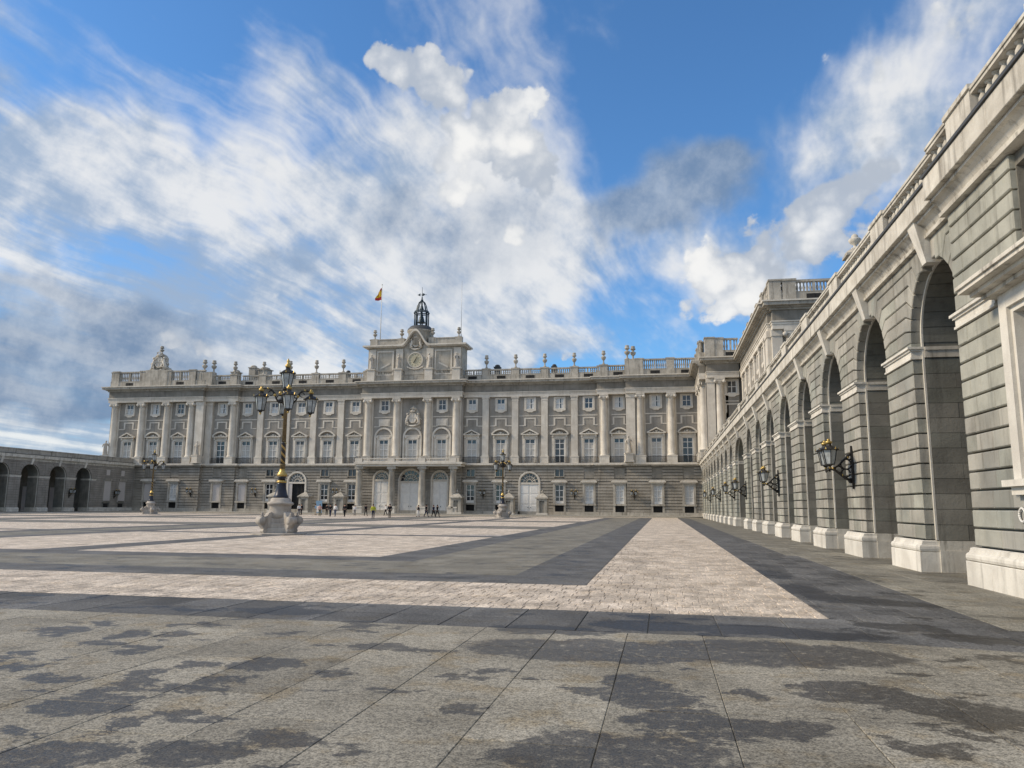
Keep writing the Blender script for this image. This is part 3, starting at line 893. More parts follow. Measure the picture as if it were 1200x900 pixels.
# ---- right arcade
XR = 7.45
ra = thing('arcade', 'long grey granite arcade with pale keystones down the right side of the square', 'arcade', (XR, 20.6, 0))
A = Arcade(ra, xf_right(XR), 300)
opens = [(20.64 + 6.66 * i, 24.60 + 6.66 * i) for i in range(8)] + [(73.9, 82.4)]
s = 85.1
while s + 4 < 149.6:
    opens.append((s, s + 3.96)); s += 6.66
BAY0, BAY1 = 6.0, 20.58
mids = [20.58] + [(o[1] + p[0]) / 2 for o, p in zip(opens, opens[1:])] + [149.9]
for i, (a, b) in enumerate(opens):
    nr = 1 if i < 7 else 0
    l, r = mids[i] + (0 if i == 0 else random.uniform(-.25, .25) * 0), mids[i + 1]
    if i == 0: l = a - .03
    arch_bay(A, a, b, l, r, nr)
    if i + 1 < len(opens):
        pa, pb = b, opens[i + 1][0]
    else:
        pa, pb = b, 149.9
    core = MB(A.xf); core.box(pa + .10, pb - .10, .14, .33, -.3, 9.04); core.build('pier_core', arcst_shaded, ra)
    course_stones(A, pa, pb, 1 if i < 7 else 0, arcst)
    A_b = 6.06
    plinth(A, pa, pb); impost(A, pa, pb)
    A.stone('stone', [(pa, 6.43), (pb, 6.43), (pb, SPR), (pa, SPR)], 0, .28, arcst, .01, (.003, .003), nr)
    jamb(A, pa, -1, nr); 
    if i + 1 < len(opens): jamb(A, pb, 1, 0)
jamb(A, 20.64, 1, 0)
# the plain bay that stands a hand's breadth proud, with a framed window
D0 = -.13
core = MB(A.xf)
for (u, v, z0, z1) in ((BAY0, 14.75, -.3, 9.04), (17.66, BAY1 - .03, -.3, 9.04), (14.75, 17.66, -.3, 2.25), (14.75, 17.66, 6.2, 7.30), (14.75, 15.4, 7.3, 8.78), (17.03, 17.66, 7.3, 8.78), (14.75, 17.66, 8.78, 9.04)):
    core.box(u, v, D0 + .14, .33, z0, z1)
core.build('pier_core', arcst_shaded, ra)
for k in range(19):
    z0, z1 = CZ0 + CH * k, CZ0 + CH * (k + 1)
    if z1 > 9.05: z1 = 9.05
    if z0 > 8.9: break
    if k == 12: z0 = 6.43
    if 6.0 < z0 < 6.2: continue
    holes = []
    if z1 > 2.3 and z0 < 6.3: holes.append((14.66, 17.74))
    if z1 > 7.31 and z0 < 8.77: holes.append((15.36, 17.05))
    segs = [(BAY0, BAY1)]
    for h in holes:
        segs = [x for u, v in segs for x in ((u, h[0]), (h[1], v)) if x[1] - x[0] > .05]
    for u, v in segs: bond(A, u, v, z0, z1, 1, arcst, D0, .28)
plinth(A, BAY0, BAY1 + .0, D0)
for (u, v) in ((18.25, BAY1), (BAY0, 14.2)): impost(A, u, v, D0)
entabl(A, BAY0, 20.75, -.15); entabl(A, 20.75, 149.4, 0)
balustrade(A, BAY0, 20.7, [9.6, 14.0, 18.4], -.52)
peds = [(o[1] + p[0]) / 2 for o, p in zip(opens, opens[1:])]
balustrade(A, 20.7, 148, peds, -.38)
# window of the bay
win = MB(A.xf)
for (u, v, z0, z1, d) in ((17.42, 17.78, 2.24, 6.15, -.28), (14.62, 14.98, 2.24, 6.15, -.28), (14.981, 17.419, 5.82, 6.15, -.278)):
    win.box(u, v, d, .3, z0, z1)
for (u, v, z0, z1, d) in ((17.30, 17.419, 2.24, 5.82, -.20), (14.981, 15.10, 2.24, 5.82, -.20), (15.101, 17.299, 5.70, 5.819, -.20)):
    win.box(u, v, d, .3, z0, z1)
wf = win.build('window_frame', arclime, ra)
m = MB(A.xf)
for (z0, z1, p) in ((6.152, 6.24, .36), (6.243, 6.33, .55), (6.333, 6.42, .75), (6.423, 6.50, .80), (6.503, 6.60, .55)):
    m.box(14.55 - p * .55, 17.85 + p * .55, D0 - p, .3, z0, z1)
m.build('window_hood', weather, ra)
m = MB(A.xf)
m.box(14.35, 18.05, -.42, .3, 2.10, 2.236); m.box(14.5, 17.9, -.30, .3, 1.93, 2.097)
m.build('window_sill', arclime, ra)
m = MB(A.xf); m.box(15.1, 17.3, .18, .22, 2.24, 5.70); m.build('window_pane', glass, ra)
m = MB(A.xf)
for u in (15.1, 16.14, 17.2): m.box(u, u + .1, .10, .175, 2.24, 5.70)
for z in (2.24, 3.4, 4.6, 5.6): m.box(15.2, 17.2, .11, .174, z, z + .09)
m.build('window_sash', white, ra)
m = MB(A.xf); m.box(15.3, 17.1, .30, .34, 7.25, 8.85); m.build('window_pane', glass, ra)
m = MB(A.xf)
for u in (15.36, 16.9): m.box(u, u + .12, .2, .299, 7.3, 8.78)
m.box(15.48, 16.9, .2, .298, 7.3, 7.4); m.box(15.48, 16.9, .2, .298, 8.66, 8.78)
m.build('window_frame', white, ra)
# ring fixed to the wall of the bay
m = MB(A.xf)
for k in range(16):
    a0, a1 = 2 * PI * k / 16, 2 * PI * (k + 1) / 16
    m.tube([(17.82 + .14 * math.cos(a0), -.17, 1.52 + .14 * math.sin(a0)), (17.82 + .14 * math.cos(a1), -.17, 1.52 + .14 * math.sin(a1))], .025, 6)
m.build('wall_ring', white, ra)
# the covered walk behind
m = MB(A.xf)
m.box(BAY0, 149.9, 7.2, 7.6, -.3, 10.1); m.box(BAY0, 149.9, 2.41, 7.19, 8.9, 9.1); m.box(BAY0, BAY0 + .4, .34, 7.19, -.3, 8.89); m.box(BAY0 + .41, 20.3, 2.0, 2.4, -.3, 8.89)
m.box(BAY0, 149.9, .34, 7.6, 9.56, 10.118)
for o, p in zip(opens, opens[1:]): m.box(o[1] + .25, p[0] - .25, .34, 2.4, -.3, 9.4)
for (a, b) in opens: m.box(a - .25, b + .25, .34, 2.4, 8.62, 9.4)
m.build('gallery_wall', arcst_shaded, ra)
A.flush()
# small domed block with an urn on the arcade roof
m = MB(); m.box(7.85, 8.55, 32.95, 33.65, 10.12, 12.05); m.box(7.75, 8.65, 32.85, 33.75, 12.053, 12.14)
m.lathe([(.45, 12.143), (.42, 12.24), (.30, 12.36), (.16, 12.42)], 14, (8.2, 33.3, 0))
m.build('roof_block', limew, ra)
m = MB(); m.lathe([(.17, 12.40), (.16, 12.46), (.07, 12.50), (.07, 12.58), (.20, 12.68), (.26, 12.80), (.22, 12.86), (.15, 12.87), (.15, 12.91), (.13, 13.0), (.06, 13.06)], 14, (8.2, 33.3, 0))
m.build('urn', weather, ra)

# ---- left arcade, the far side of the square
XL = -112.0
la = thing('arcade', 'low dark arcade closing the far left side of the square', 'arcade', (XL, 140, 0))
A = Arcade(la, xf_left(XL), 110, granite)  # darker granite on this side: its shade is put into the stone colour
lop = [(132.7 - 6.66 * i, 136.9 - 6.66 * i) for i in range(8)][::-1]
lm = [lop[0][0] - 1.3] + [(o[1] + p[0]) / 2 for o, p in zip(lop, lop[1:])] + [138.2]
for i, (a, b) in enumerate(lop):
    nr = 1 if i >= 4 else 0
    arch_bay(A, a, b, lm[i], lm[i + 1], 0)
    pa, pb = b, (lop[i + 1][0] if i + 1 < len(lop) else 149.9)
    core = MB(A.xf); core.box(pa + .10, pb - .10, .14, .33, -.3, 9.04); core.build('pier_core', arcst_shaded, la)
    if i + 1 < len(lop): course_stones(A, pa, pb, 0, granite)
    plinth(A, pa, pb); impost(A, pa, min(pb, 138.2) if i + 1 == len(lop) else pb, wrap=i + 1 < len(lop))
    jamb(A, pa, -1, 0); jamb(A, a, 1, 0)
# blind wall with two shuttered windows
for k in range(19):
    z0, z1 = CZ0 + CH * k, min(9.05, CZ0 + CH * (k + 1))
    for u, v in ((136.9 if k < 12 else 138.2, 140.6), (142.6, 145.0), (147.0, 149.9)):
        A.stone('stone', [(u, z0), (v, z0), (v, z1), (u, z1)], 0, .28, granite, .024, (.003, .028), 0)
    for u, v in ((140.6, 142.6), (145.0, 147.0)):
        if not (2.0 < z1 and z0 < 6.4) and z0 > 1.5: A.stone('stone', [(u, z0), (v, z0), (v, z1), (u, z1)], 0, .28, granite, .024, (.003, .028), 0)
for c in (141.6, 146.0):
    m = MB(A.xf); m.box(c - 1.1, c + 1.1, -.28, .1, 6.2, 6.55); m.box(c - 1.2, c + 1.2, -.36, .1, 6.553, 6.62); m.build('window_hood', limew, la)
    m = MB(A.xf); m.box(c - .95, c + .95, -.06, .1, 2.1, 6.1); m.build('shutter', shutter, la)
    m = MB(A.xf); m.box(c - 1.1, c - .952, -.1, .1, 1.9, 6.2); m.box(c + .952, c + 1.1, -.1, .1, 1.9, 6.2); m.box(c - .951, c + .951, -.09, .1, 6.102, 6.2); m.box(c - 1.2, c + 1.2, -.2, .1, 1.8, 1.897); m.build('window_frame', limew, la)
    m = MB(A.xf); m.box(c - .6, c + .6, -.01, .1, .3, 1.5); m.build('cellar_opening', dark, la)
    m = MB(A.xf); m.box(c - .5, c + .5, -.02, .1, 7.3, 8.4); m.build('window_pane', shutter, la)
entabl(A, 90, 149.4, 0, 3.0, budget=False)
balustrade(A, 90, 149, [], .05, pw=.7) if False else None
m = MB(A.xf); m.box(90, 149.2, .05, .45, 10.2, 10.95); m.box(90, 149.2, -.02, .52, 10.953, 11.15); m.build('parapet', limew, la)
m = MB(A.xf)
m.box(90, 149.9, 6.6, 7.0, -.3, 10.1); m.box(90, 149.9, 2.41, 6.59, 8.9, 9.1); m.box(90, 149.9, .34, 7.0, 9.56, 10.118); m.box(137.2, 149.9, .34, 6.59, -.3, 8.89)
for o, p in zip(lop, lop[1:]): m.box(o[1] + .25, p[0] - .25, .34, 2.4, -.3, 9.4)
for (a, b) in lop: m.box(a - .25, b + .25, .34, 2.4, 8.62, 9.4)
m.build('gallery_wall', arcst_shaded, la)
for (a, b) in lop:
    m = MB(A.xf); m.box((a + b) / 2 - 1.1, (a + b) / 2 + 1.1, 6.5, 6.6, 0, 4.6); m.build('gallery_door', shutter, la)
A.flush()

# ------------------------------------------------------------------ the palace
clockst = stone('clock_storey_stone', (.36, .335, .285), (.47, .44, .385), .7, 26, .25, rnd=.05, stain=.4)


class Face:
    """a wall plane: u along it, v depth (negative comes forward), z up"""
    def __init__(s, root, fn, rot=0.0): s.root, s.fn, s.rot = root, fn, rot
    def mb(s): return MB(s.fn)
    def put(s, name, me, u, v=0.0, z=0.0, parent=None, **kw):
        p = parent or s.root
        pos = Vector(s.fn(u, v, z)) - WP[p.name]
        return put(name, me, p, pos, s.rot, **kw)


def f_south(root, Y): return Face(root, lambda u, v, z: (u, Y + v, z), 0.0)
def f_west(root, X): return Face(root, lambda u, v, z: (X + v, -u, z), -PI / 2)


def arc_poly(cx, cz, r, a0, a1, n, sx=1.0):
    return [(cx + sx * r * math.cos(a0 + (a1 - a0) * i / n), cz + r * math.sin(a0 + (a1 - a0) * i / n)) for i in range(n + 1)]


KIT = {}


def kit():
    def add(k, mb, mat): KIT[k] = mb.mesh(k, mat)
    # top floor window
    m = MB()
    m.box(-1.18, -.82, -.13, .2, 20.95, 23.3); m.box(.82, 1.18, -.13, .2, 20.95, 23.3); m.box(-.82, .82, -.128, .2, 23.1, 23.3)
    m.prism([(-1.22, 20.95), (-1.18, 20.6), (-.7, 20.52), (-.45, 20.3), (.45, 20.3), (.7, 20.52), (1.18, 20.6), (1.22, 20.95)], -.2, .2, 'xz')
    add('top_frame', m, lime)
    m = MB()
    for x in (-.815, -.06, .695): m.box(x, x + .12, .02, .1, 20.96, 23.09)
    for z in (20.96, 22.0, 22.97): m.box(-.69, .69, .025, .095, z, z + .1)
    add('top_sash', m, white)
    m = MB(); m.box(-.82, .82, .15, .19, 20.95, 23.1); add('top_pane', m, glass)
    m = MB(); m.box(-.70, -.07, .105, .14, 21.0, 22.2); m.box(.07, .70, .105, .14, 21.0, 22.2); add('top_blind', m, curtain)
    m = MB(); m.box(-.70, -.07, .105, .14, 21.0, 23.0); m.box(.30, .70, .105, .14, 21.0, 23.0); add('top_leaf', m, curtain)
    # sunk panel between the floors
    m = MB()
    m.box(-1.2, -.88, -.09, .05, 17.6, 19.2); m.box(.88, 1.2, -.09, .05, 17.6, 19.2); m.box(-.88, .88, -.088, .05, 18.95, 19.2)
    add('panel_frame', m, lime)
    # main floor window
    for kind in ('tri', 'seg'):
        m = MB()
        for sx in (-1, 1):
            a, b = sorted((sx * 1.0, sx * 1.3)); m.box(a, b, -.18, .25, 10.12, 15.25)
            a, b = sorted((sx * 1.303, sx * 1.58)); m.box(a, b, -.10, .2, 13.9, 15.25); m.box(a, b, -.05, .2, 10.12, 13.897)
            a, b = sorted((sx * 1.2, sx * 1.55)); m.box(a, b, -.36, .2, 15.253, 15.75)
        m.box(-1.0, 1.0, -.178, .25, 14.95, 15.25); m.box(-1.2, 1.2, -.12, .2, 15.253, 15.75)
        add('main_frame_' + kind, m, lime)
        m = MB()
        m.box(-1.8, 1.8, -.62, .15, 15.753, 15.95)
        if kind == 'tri':
            o = [(-1.9, 15.953), (0, 16.95), (1.9, 15.953)]; i = [(1.45, 15.953), (0, 16.66), (-1.45, 15.953)]
            m.prism([o[0], o[1], i[1], i[2]], -.62, .15, 'xz'); m.prism([o[1], o[2], i[0], i[1]], -.62, .15, 'xz')
        else:
            N = 10
            A0 = arc_poly(0, 14.85, 2.2, math.radians(150), math.radians(30), N); A1 = arc_poly(0, 14.85, 1.93, math.radians(145.5), math.radians(34.5), N)
            for k in range(N): m.prism([A0[k], A0[k + 1], A1[k + 1], A1[k]], -.62, .15, 'xz')
        add('pediment_' + kind, m, lime)
        m = MB()
        m.ball((0, -.15, 16.2), .26, 8, 1.2, .6, 1); m.ball((-.5, -.1, 16.1), .16, 6, 1.6, .6, 1); m.ball((.5, -.1, 16.1), .16, 6, 1.6, .6, 1)
        add('ornament', m, lime)
    m = MB()
    for x in (-.995, -.07, .855): m.box(x, x + .14, .02, .12, 10.13, 14.94)
    for z in (10.13, 11.6, 12.9, 14.0, 14.82): m.box(-.855, .855, .025, .115, z, z + .12)
    add('main_sash', m, white)
    m = MB(); m.box(-1.0, 1.0, .2, .24, 10.12, 14.95); add('main_pane', m, glass)
    m = MB(); m.box(-.86, -.08, .125, .17, 10.3, 13.98); m.box(.08, .86, .125, .17, 10.3, 13.98); add('main_blind', m, blind)
    m = MB()
    m.box(-1.72, 1.72, -.72, -.66, 11.28, 11.36); m.box(-1.72, 1.72, -.715, -.665, 10.22, 10.28)
    for i in range(24): x = -1.68 + i * 3.36 / 23; m.box(x - .022, x + .022, -.71, -.67, 10.281, 11.279)
    for x in (-1.72, 1.66): m.box(x, x + .06, -.73, -.65, 10.12, 11.45)
    add('railing', m, iron)
    # mezzanine
    m = MB()
    for x in (-.98, .82): m.box(x, x + .16, -.66, -.2, 7.45, 8.85)
    m.box(-.82, .82, -.655, -.2, 7.45, 7.55); m.box(-.06, .06, -.5, -.3, 7.55, 8.85)
    add('mezzanine_frame', m, limew)
    m = MB(); m.box(-.84, .84, -.36, -.32, 7.45, 8.85); add('mezzanine_pane', m, glass)
    m = MB(); m.box(-1.0, 1.0, -.52, -.45, 7.2, 9.1); add('blank_panel', m, frieze)
    # ground floor window
    m = MB()
    for sx in (-1, 1):
        a, b = sorted((sx * .86, sx * 1.25)); m.box(a, b, -.78, -.2, 2.3, 6.15); m.box(a, b, -.70, -.2, .15, 1.95)
    m.box(-.86, .86, -.775, -.2, 5.9, 6.15)
    m.box(-1.35, 1.35, -.88, -.2, 1.953, 2.297)
    add('ground_frame', m, limew)
    m = MB()
    m.box(-1.35, 1.35, -.85, -.2, 6.153, 6.35); m.prism([(-1.62, 6.353), (1.62, 6.353), (1.62, 6.5), (1.35, 6.8), (-1.35, 6.8), (-1.62, 6.5)], -1.12, -.2, 'xz')
    add('ground_hood', m, lime)
    m = MB()
    for x in (-.855, -.07, .715): m.box(x, x + .14, -.48, -.38, 2.31, 5.89)
    for z in (2.31, 3.5, 4.75, 5.77): m.box(-.715, .715, -.475, -.385, z, z + .12)
    m.box(-.715, .715, -.46, -.40, 2.43, 2.8)
    add('ground_sash', m, white)
    m = MB(); m.box(-.86, .86, -.33, -.29, 2.3, 5.9); add('ground_pane', m, glass)
    m = MB(); m.box(-.71, -.08, -.379, -.345, 2.5, 5.76); m.box(.08, .71, -.379, -.345, 2.5, 5.76); add('ground_curtain', m, curtain)
    m = MB(); m.box(-.86, .86, -.52, -.30, 2.3, 5.9); add('ground_shutter', m, shutter)
    m = MB(); m.box(-.86, .86, -.36, -.32, .6, 1.95); add('cellar_opening', m, dark)
    m = MB()
    for i in range(7): x = -.75 + i * .25; m.box(x - .02, x + .02, -.50, -.46, .6, 1.95)
    m.box(-.86, .86, -.505, -.455, 1.25, 1.29)
    add('cellar_grille', m, iron)
    m = MB(); m.box(-.9, .9, -.36, -.27, 27.25, 27.85); m.box(-.05, .05, -.4, -.361, 27.25, 27.85); add('attic_vent', m, dark)
    # orders
    m = MB()
    m.lathe([(.86, 11.5), (.86, 11.62), (.82, 11.72), (.76, 11.8), (.72, 11.9), (.725, 14.5), (.70, 18.0), (.62, 22.25), (.66, 22.3), (.62, 22.4)], 20, (0, -.38, 0))
    add('column', m, lime)
    m = MB()
    m.box(-.95, .95, -1.33, .15, 10.12, 11.3); m.box(-1.0, 1.0, -1.38, .15, 11.303, 11.497)
    add('pedestal', m, lime)
    m = MB()
    m.lathe([(.62, 22.42), (.70, 22.6), (.78, 22.8), (.80, 22.9)], 16, (0, -.38, 0))
    m.box(-.86, .86, -1.24, .15, 23.22, 23.47)
    m.box(-.80, .80, -1.18, .15, 22.9, 23.22)
    for sx in (-1, 1):
        for y in (-1.12, -.72):
            m.lathe([(.0, -.13), (.27, -.12), (.30, 0), (.27, .12), (0, .13)], 10, (0, 0, 0), True, False)
            k = len(m.v) - 50
            for i in range(k, len(m.v)):
                a, b, c = m.v[i]; m.v[i] = (sx * .72 + a, y + c, 22.88 + b)
    add('capital', m, lime)
    m = MB()
    m.box(-.65, .65, -.32, .1, 11.75, 22.6); m.box(-.72, .72, -.36, .1, 11.5, 11.747); m.box(-.70, .70, -.36, .1, 22.603, 22.75); m.box(-.66, .66, -.33, .1, 22.753, 23.1); m.box(-.74, .74, -.40, .1, 23.103, 23.25); m.box(-.80, .80, -.46, .1, 23.253, 23.47)
    add('pilaster', m, lime)
    m = MB(); m.box(-.82, .82, -.52, .1, 10.12, 11.3); m.box(-.86, .86, -.56, .1, 11.303, 11.497); add('pilaster_pedestal', m, lime)
    m = MB()
    m.lathe([(.46, 0), (.46, .14), (.26, .25), (.17, .45), (.16, .80), (.24, .92), (.46, 1.12), (.56, 1.40), (.57, 1.58), (.40, 1.64), (.26, 1.72), (.22, 1.92), (.34, 2.0), (.50, 2.12), (.52, 2.26), (.42, 2.34), (.38, 2.55), (.42, 2.72), (.30, 2.82), (.0, 2.86)], 14)
    add('urn', m, limew)
    m = MB(); m.lathe([(.13, 0), (.07, .1), (.14, .35), (.06, .65), (.13, .86), (.13, .92)], 6); add('baluster', m, limew)


kit()
rnd = random.Random(3)


def walls(F, u0, u1, z0, z1, holes, mat, name, v=0.0, depth=.45):
    m = F.mb()
    us = sorted({u0, u1, *[h[0] for h in holes], *[h[1] for h in holes]}); zs = sorted({z0, z1, *[h[2] for h in holes], *[h[3] for h in holes]})
    us = [u for u in us if u0 <= u <= u1]; zs = [z for z in zs if z0 <= z <= z1]
    for a, b in zip(us, us[1:]):
        for c, d in zip(zs, zs[1:]):
            mu, mz = (a + b) / 2, (c + d) / 2
            if any(h[0] < mu < h[1] and h[2] < mz < h[3] for h in holes): continue
            m.face([(a, v, c), (b, v, c), (b, v, d), (a, v, d)])
    for (a, b, c, d) in holes:
        c2, d2 = max(c, z0), min(d, z1)
        for q in ([(a, v, c2), (a, v + depth, c2), (a, v + depth, d2), (a, v, d2)], [(b, v, c2), (b, v + depth, c2), (b, v + depth, d2), (b, v, d2)],
                  [(a, v, d2), (b, v, d2), (b, v + depth, d2), (a, v + depth, d2)], [(a, v, c2), (b, v, c2), (b, v + depth, c2), (a, v + depth, c2)]):
            m.face(q)
    for u in (u0, u1): m.face([(u, v, z0), (u, v + 3.5, z0), (u, v + 3.5, z1), (u, v, z1)])
    m.build(name, mat, F.root, fix=False)


def top_window(F, u, look=None):
    w_ = F.put('window', KIT['top_frame'], u)
    F.put('sash', KIT['top_sash'], u, parent=w_).rotation_euler = (0, 0, 0)
    F.put('pane', KIT['top_pane'], u, parent=w_).rotation_euler = (0, 0, 0)
    if look == 'glass' and rnd.random() < .45: look = 'leaf'
    if look == 'leaf':
        F.put('blind', KIT['top_leaf'], u, parent=w_).rotation_euler = (0, 0, 0)
    if look == 'blind': F.put('blind', KIT['top_blind'], u, parent=w_).rotation_euler = (0, 0, 0)


def main_window(F, u, ped, open_=False, arched=False):
    w_ = F.put('window', KIT['main_frame_' + ped], u)
    kids = [('sash', 'main_sash'), ('pane', 'main_pane')]
    if not open_: kids.append(('blind', 'main_blind'))
    if not arched: kids += [('pediment', 'pediment_' + ped), ('ornament', 'ornament')]
    for n_, k in kids: F.put(n_, KIT[k], u, parent=w_).rotation_euler = (0, 0, 0)
    if not arched: F.put('railing', KIT['railing'], u)


def ground_window(F, u, look, mezz):
    w_ = F.put('window', KIT['ground_frame'], u)
    kids = [('hood', 'ground_hood')]
    if look == 'shutter': kids.append(('shutter', 'ground_shutter'))
    else:
        kids += [('sash', 'ground_sash'), ('pane', 'ground_pane')]
        if look == 'curtain': kids.append(('curtain', 'ground_curtain'))
    for n_, k in kids: F.put(n_, KIT[k], u, parent=w_).rotation_euler = (0, 0, 0)
    c_ = F.put('cellar_opening', KIT['cellar_opening'], u); F.put('grille', KIT['cellar_grille'], u, parent=c_).rotation_euler = (0, 0, 0)
    if mezz == 'blank': F.put('blank_panel', KIT['blank_panel'], u)
    else:
        w_ = F.put('window', KIT['mezzanine_frame'], u); F.put('pane', KIT['mezzanine_pane'], u, parent=w_).rotation_euler = (0, 0, 0)


def facade(F, u0, u1, bays, orders, colfront, ledge=True, ground=True, back=30.0, ends=(0, 0), zoff=0.0, urns=True, parapet='bal', ph=0.0, vents=True):
    """one length of the front. bays: dicts; orders: (u, 'col'|'pil')"""
    z_ = zoff
    holes = []
    for b in bays:
        u = b['u']
        if b.get('top', 'glass'): holes.append((u - .82, u + .82, 20.95, 23.1))
        if b.get('main'): holes.append((u - 1.0, u + 1.0, 10.12, 14.95))
    walls(F, u0, u1, 10.0, 24.0, holes, granite, 'wall')
    for i, b in enumerate(bays):
        u, hw = b['u'], b.get('hw', 2.2)
        if b.get('top', 'glass'): top_window(F, u, b.get('top', 'glass'))
        if b.get('panel', True):
            F.put('panel_frame', KIT['panel_frame'], u)
            m = F.mb()
            m.box(u - hw, u + hw, -.07, .05, 19.5, 19.68); m.box(u - hw, u - 1.203, -.07, .05, 17.55, 17.75); m.box(u + 1.203, u + hw, -.07, .05, 17.55, 17.75)
            m.build('string_course', lime, F.root, kind='stuff')
        if b.get('main'): main_window(F, u, b['main'], b.get('open', False), b.get('arched', False))
    for (u, k) in orders:
        if k == 'col':
            c_ = F.put('column', KIT['column'], u); F.put('capital', KIT['capital'], u, parent=c_).rotation_euler = (0, 0, 0); F.put('pedestal', KIT['pedestal'], u, parent=c_).rotation_euler = (0, 0, 0)
            m = F.mb(); m.box(u - .95, u + .95, -.16, .1, 11.5, 23.45); m.build('pilaster_backing', lime, F.root)
        else:
            c_ = F.put('pilaster', KIT['pilaster'], u); F.put('pedestal', KIT['pilaster_pedestal'], u, parent=c_).rotation_euler = (0, 0, 0)
    ef = 1.22 if colfront else .42
    e0, e1 = ends
    def course(name, z0, z1, p, mat, vback=3.2):
        m = F.mb(); m.box(u0 - (p if e0 else 0) * e0, u1 + (p if e1 else 0) * e1, -(ef + p), vback, z0 + z_, z1 + z_); m.build(name, mat, F.root)
    course('architrave', 23.475, 24.05, 0, lime); course('architrave', 24.053, 24.35, .07, lime); course('architrave', 24.353, 24.5, .18, lime)
    course('frieze', 24.503, 25.85, -.02, frieze)
    course('cornice', 25.853, 26.1, .22, limew); course('cornice', 26.103, 26.3, .5, limew); course('cornice', 26.303, 26.72, 1.05, limew); course('cornice', 26.723, 26.9, 1.22, lime)
    # parapet
    pf = ef - .15
    top = 29.2 + ph
    m = F.mb(); m.box(u0, u1, -pf, 2.0, 26.903 + z_, 28.1); m.build('parapet_base', limew, F.root)
    if vents:
        for b in bays:
            F.put('attic_vent', KIT['attic_vent'], b['u'], -pf + .33)
    pw = .78
    ped_u = [u for u, k in orders]
    for u in ped_u:
        m = F.mb(); m.box(u - pw, u + pw, -pf - .12, -pf + .9, 26.91 + z_, top - .05); m.box(u - pw - .1, u + pw + .1, -pf - .22, -pf + 1.0, top - .047, top + .2); m.build('parapet_pedestal', limew, F.root)
        if urns: F.put('urn', KIT['urn'], u, -pf + .35, top + .2, scale=(.84, .84, 1))
    bounds = [u0] + [x for u in sorted(ped_u) for x in (u - pw, u + pw)] + [u1]
    bal = F.mb()
    for a, b in zip(bounds[::2], bounds[1::2]):
        if b - a < .4: continue
        m = F.mb(); m.box(a, b, -pf - .03, -pf + .45, 28.103, 28.2); m.box(a, b, -pf - .05, -pf + .5, top - .22, top + .06); m.build('parapet_rail', limew, F.root)
        if parapet == 'solid':
            m = F.mb(); m.box(a, b, -pf + .1, -pf + .4, 28.2, top - .22); m.build('parapet_panel', limew, F.root); continue
        n = int((b - a) / .37)
        mid = (a + b) / 2
        m = F.mb(); m.box(mid - .16, mid + .16, -pf + .02, -pf + .42, 28.2, top - .22); m.build('parapet_post', limew, F.root)
        for i in range(n):
            q = a + (b - a) * (i + .5) / n
            if abs(q - mid) < .3: continue
            x, y, z = F.fn(q, -pf + .22, 28.2)
            k = MB(); h = top - .22 - 28.2
            k.lathe([(.16, 0), (.10, .1 * h), (.17, .38 * h), (.085, .72 * h), (.16, h)], 6, (x, y, z), cap=False)
            o = len(bal.v); bal.v += k.v; bal.f += [[j + o for j in f] for f in k.f]; bal.sm += k.sm
    if bal.f: bal.build('balusters', limew, F.root, kind='stuff', fix=False)
    # ledge under the order
    if ledge:
        lf = 1.45 if colfront else 1.15
        m = F.mb(); m.box(u0 - .5 * e0, u1 + .5 * e1, -lf + .42, .2, 9.45, 9.72); m.build('ledge', limew, F.root)
        m = F.mb(); m.box(u0 - .9 * e0, u1 + .9 * e1, -lf, .2, 9.723, 10.118); m.build('ledge', lime, F.root)
    if ground:
        gv = -.5
        holes = []
        for b in bays:
            u = b['u']; g = b.get('g', 'curtain')
            if g in ('curtain', 'shutter', 'glass'):
                holes.append((u - .87, u + .87, .6, 5.9))
                if b.get('mezz') != 'blank': holes.append((u - .84, u + .84, 7.5, 8.85))
            elif g == 'arch':
                holes.append((u - b.get('dw', 1.9), u + b.get('dw', 1.9), .1, b.get('dz', 8.3)))
        walls(F, u0, u1, -.2, 9.5, [], rustic, 'ground_wall', -.26)
        m = F.mb()
        for k in range(15):
            z0 = .78 + k * .578; z1 = z0 + .46
            segs = [(u0, u1)]
            for b in bays:
                u = b['u']; g = b.get('g', 'curtain')
                if g in ('curtain', 'shutter', 'glass'):
                    cut = []
                    if z1 > .5 and z0 < 6.15: cut.append((u - 1.25, u + 1.25))
                    if z1 > 7.45 and z0 < 8.85: cut.append((u - .98, u + .98))
                    if b.get('mezz') == 'blank' and z1 > 7.2 and z0 < 9.1: cut.append((u - 1.0, u + 1.0))
                elif g == 'arch':
                    dw = b.get('dw', 1.9) + .35
                    sp = b.get('sp', 6.35)
                    if z0 < sp: cut = [(u - dw, u + dw)]
                    elif (z0 + z1) / 2 < sp + dw: q = math.sqrt(max(.01, dw * dw - ((z0 + z1) / 2 - sp) ** 2)); cut = [(u - q, u + q)]
                    else: cut = []
                else: cut = []
                for c in cut:
                    segs = [x for a, d in segs for x in ((a, min(d, c[0])), (max(a, c[1]), d)) if x[1] - x[0] > .03]
            for a, d in segs: m.box(a, d, gv - .1, -.2, z0, z1, 'k')
        m.build('rustication', rustic, F.root, kind='stuff', fix=False)
        m = F.mb()
        m.box(u0, u1, gv - .22, -.2, -.2, .74)
        m.build('base_course', limew, F.root)
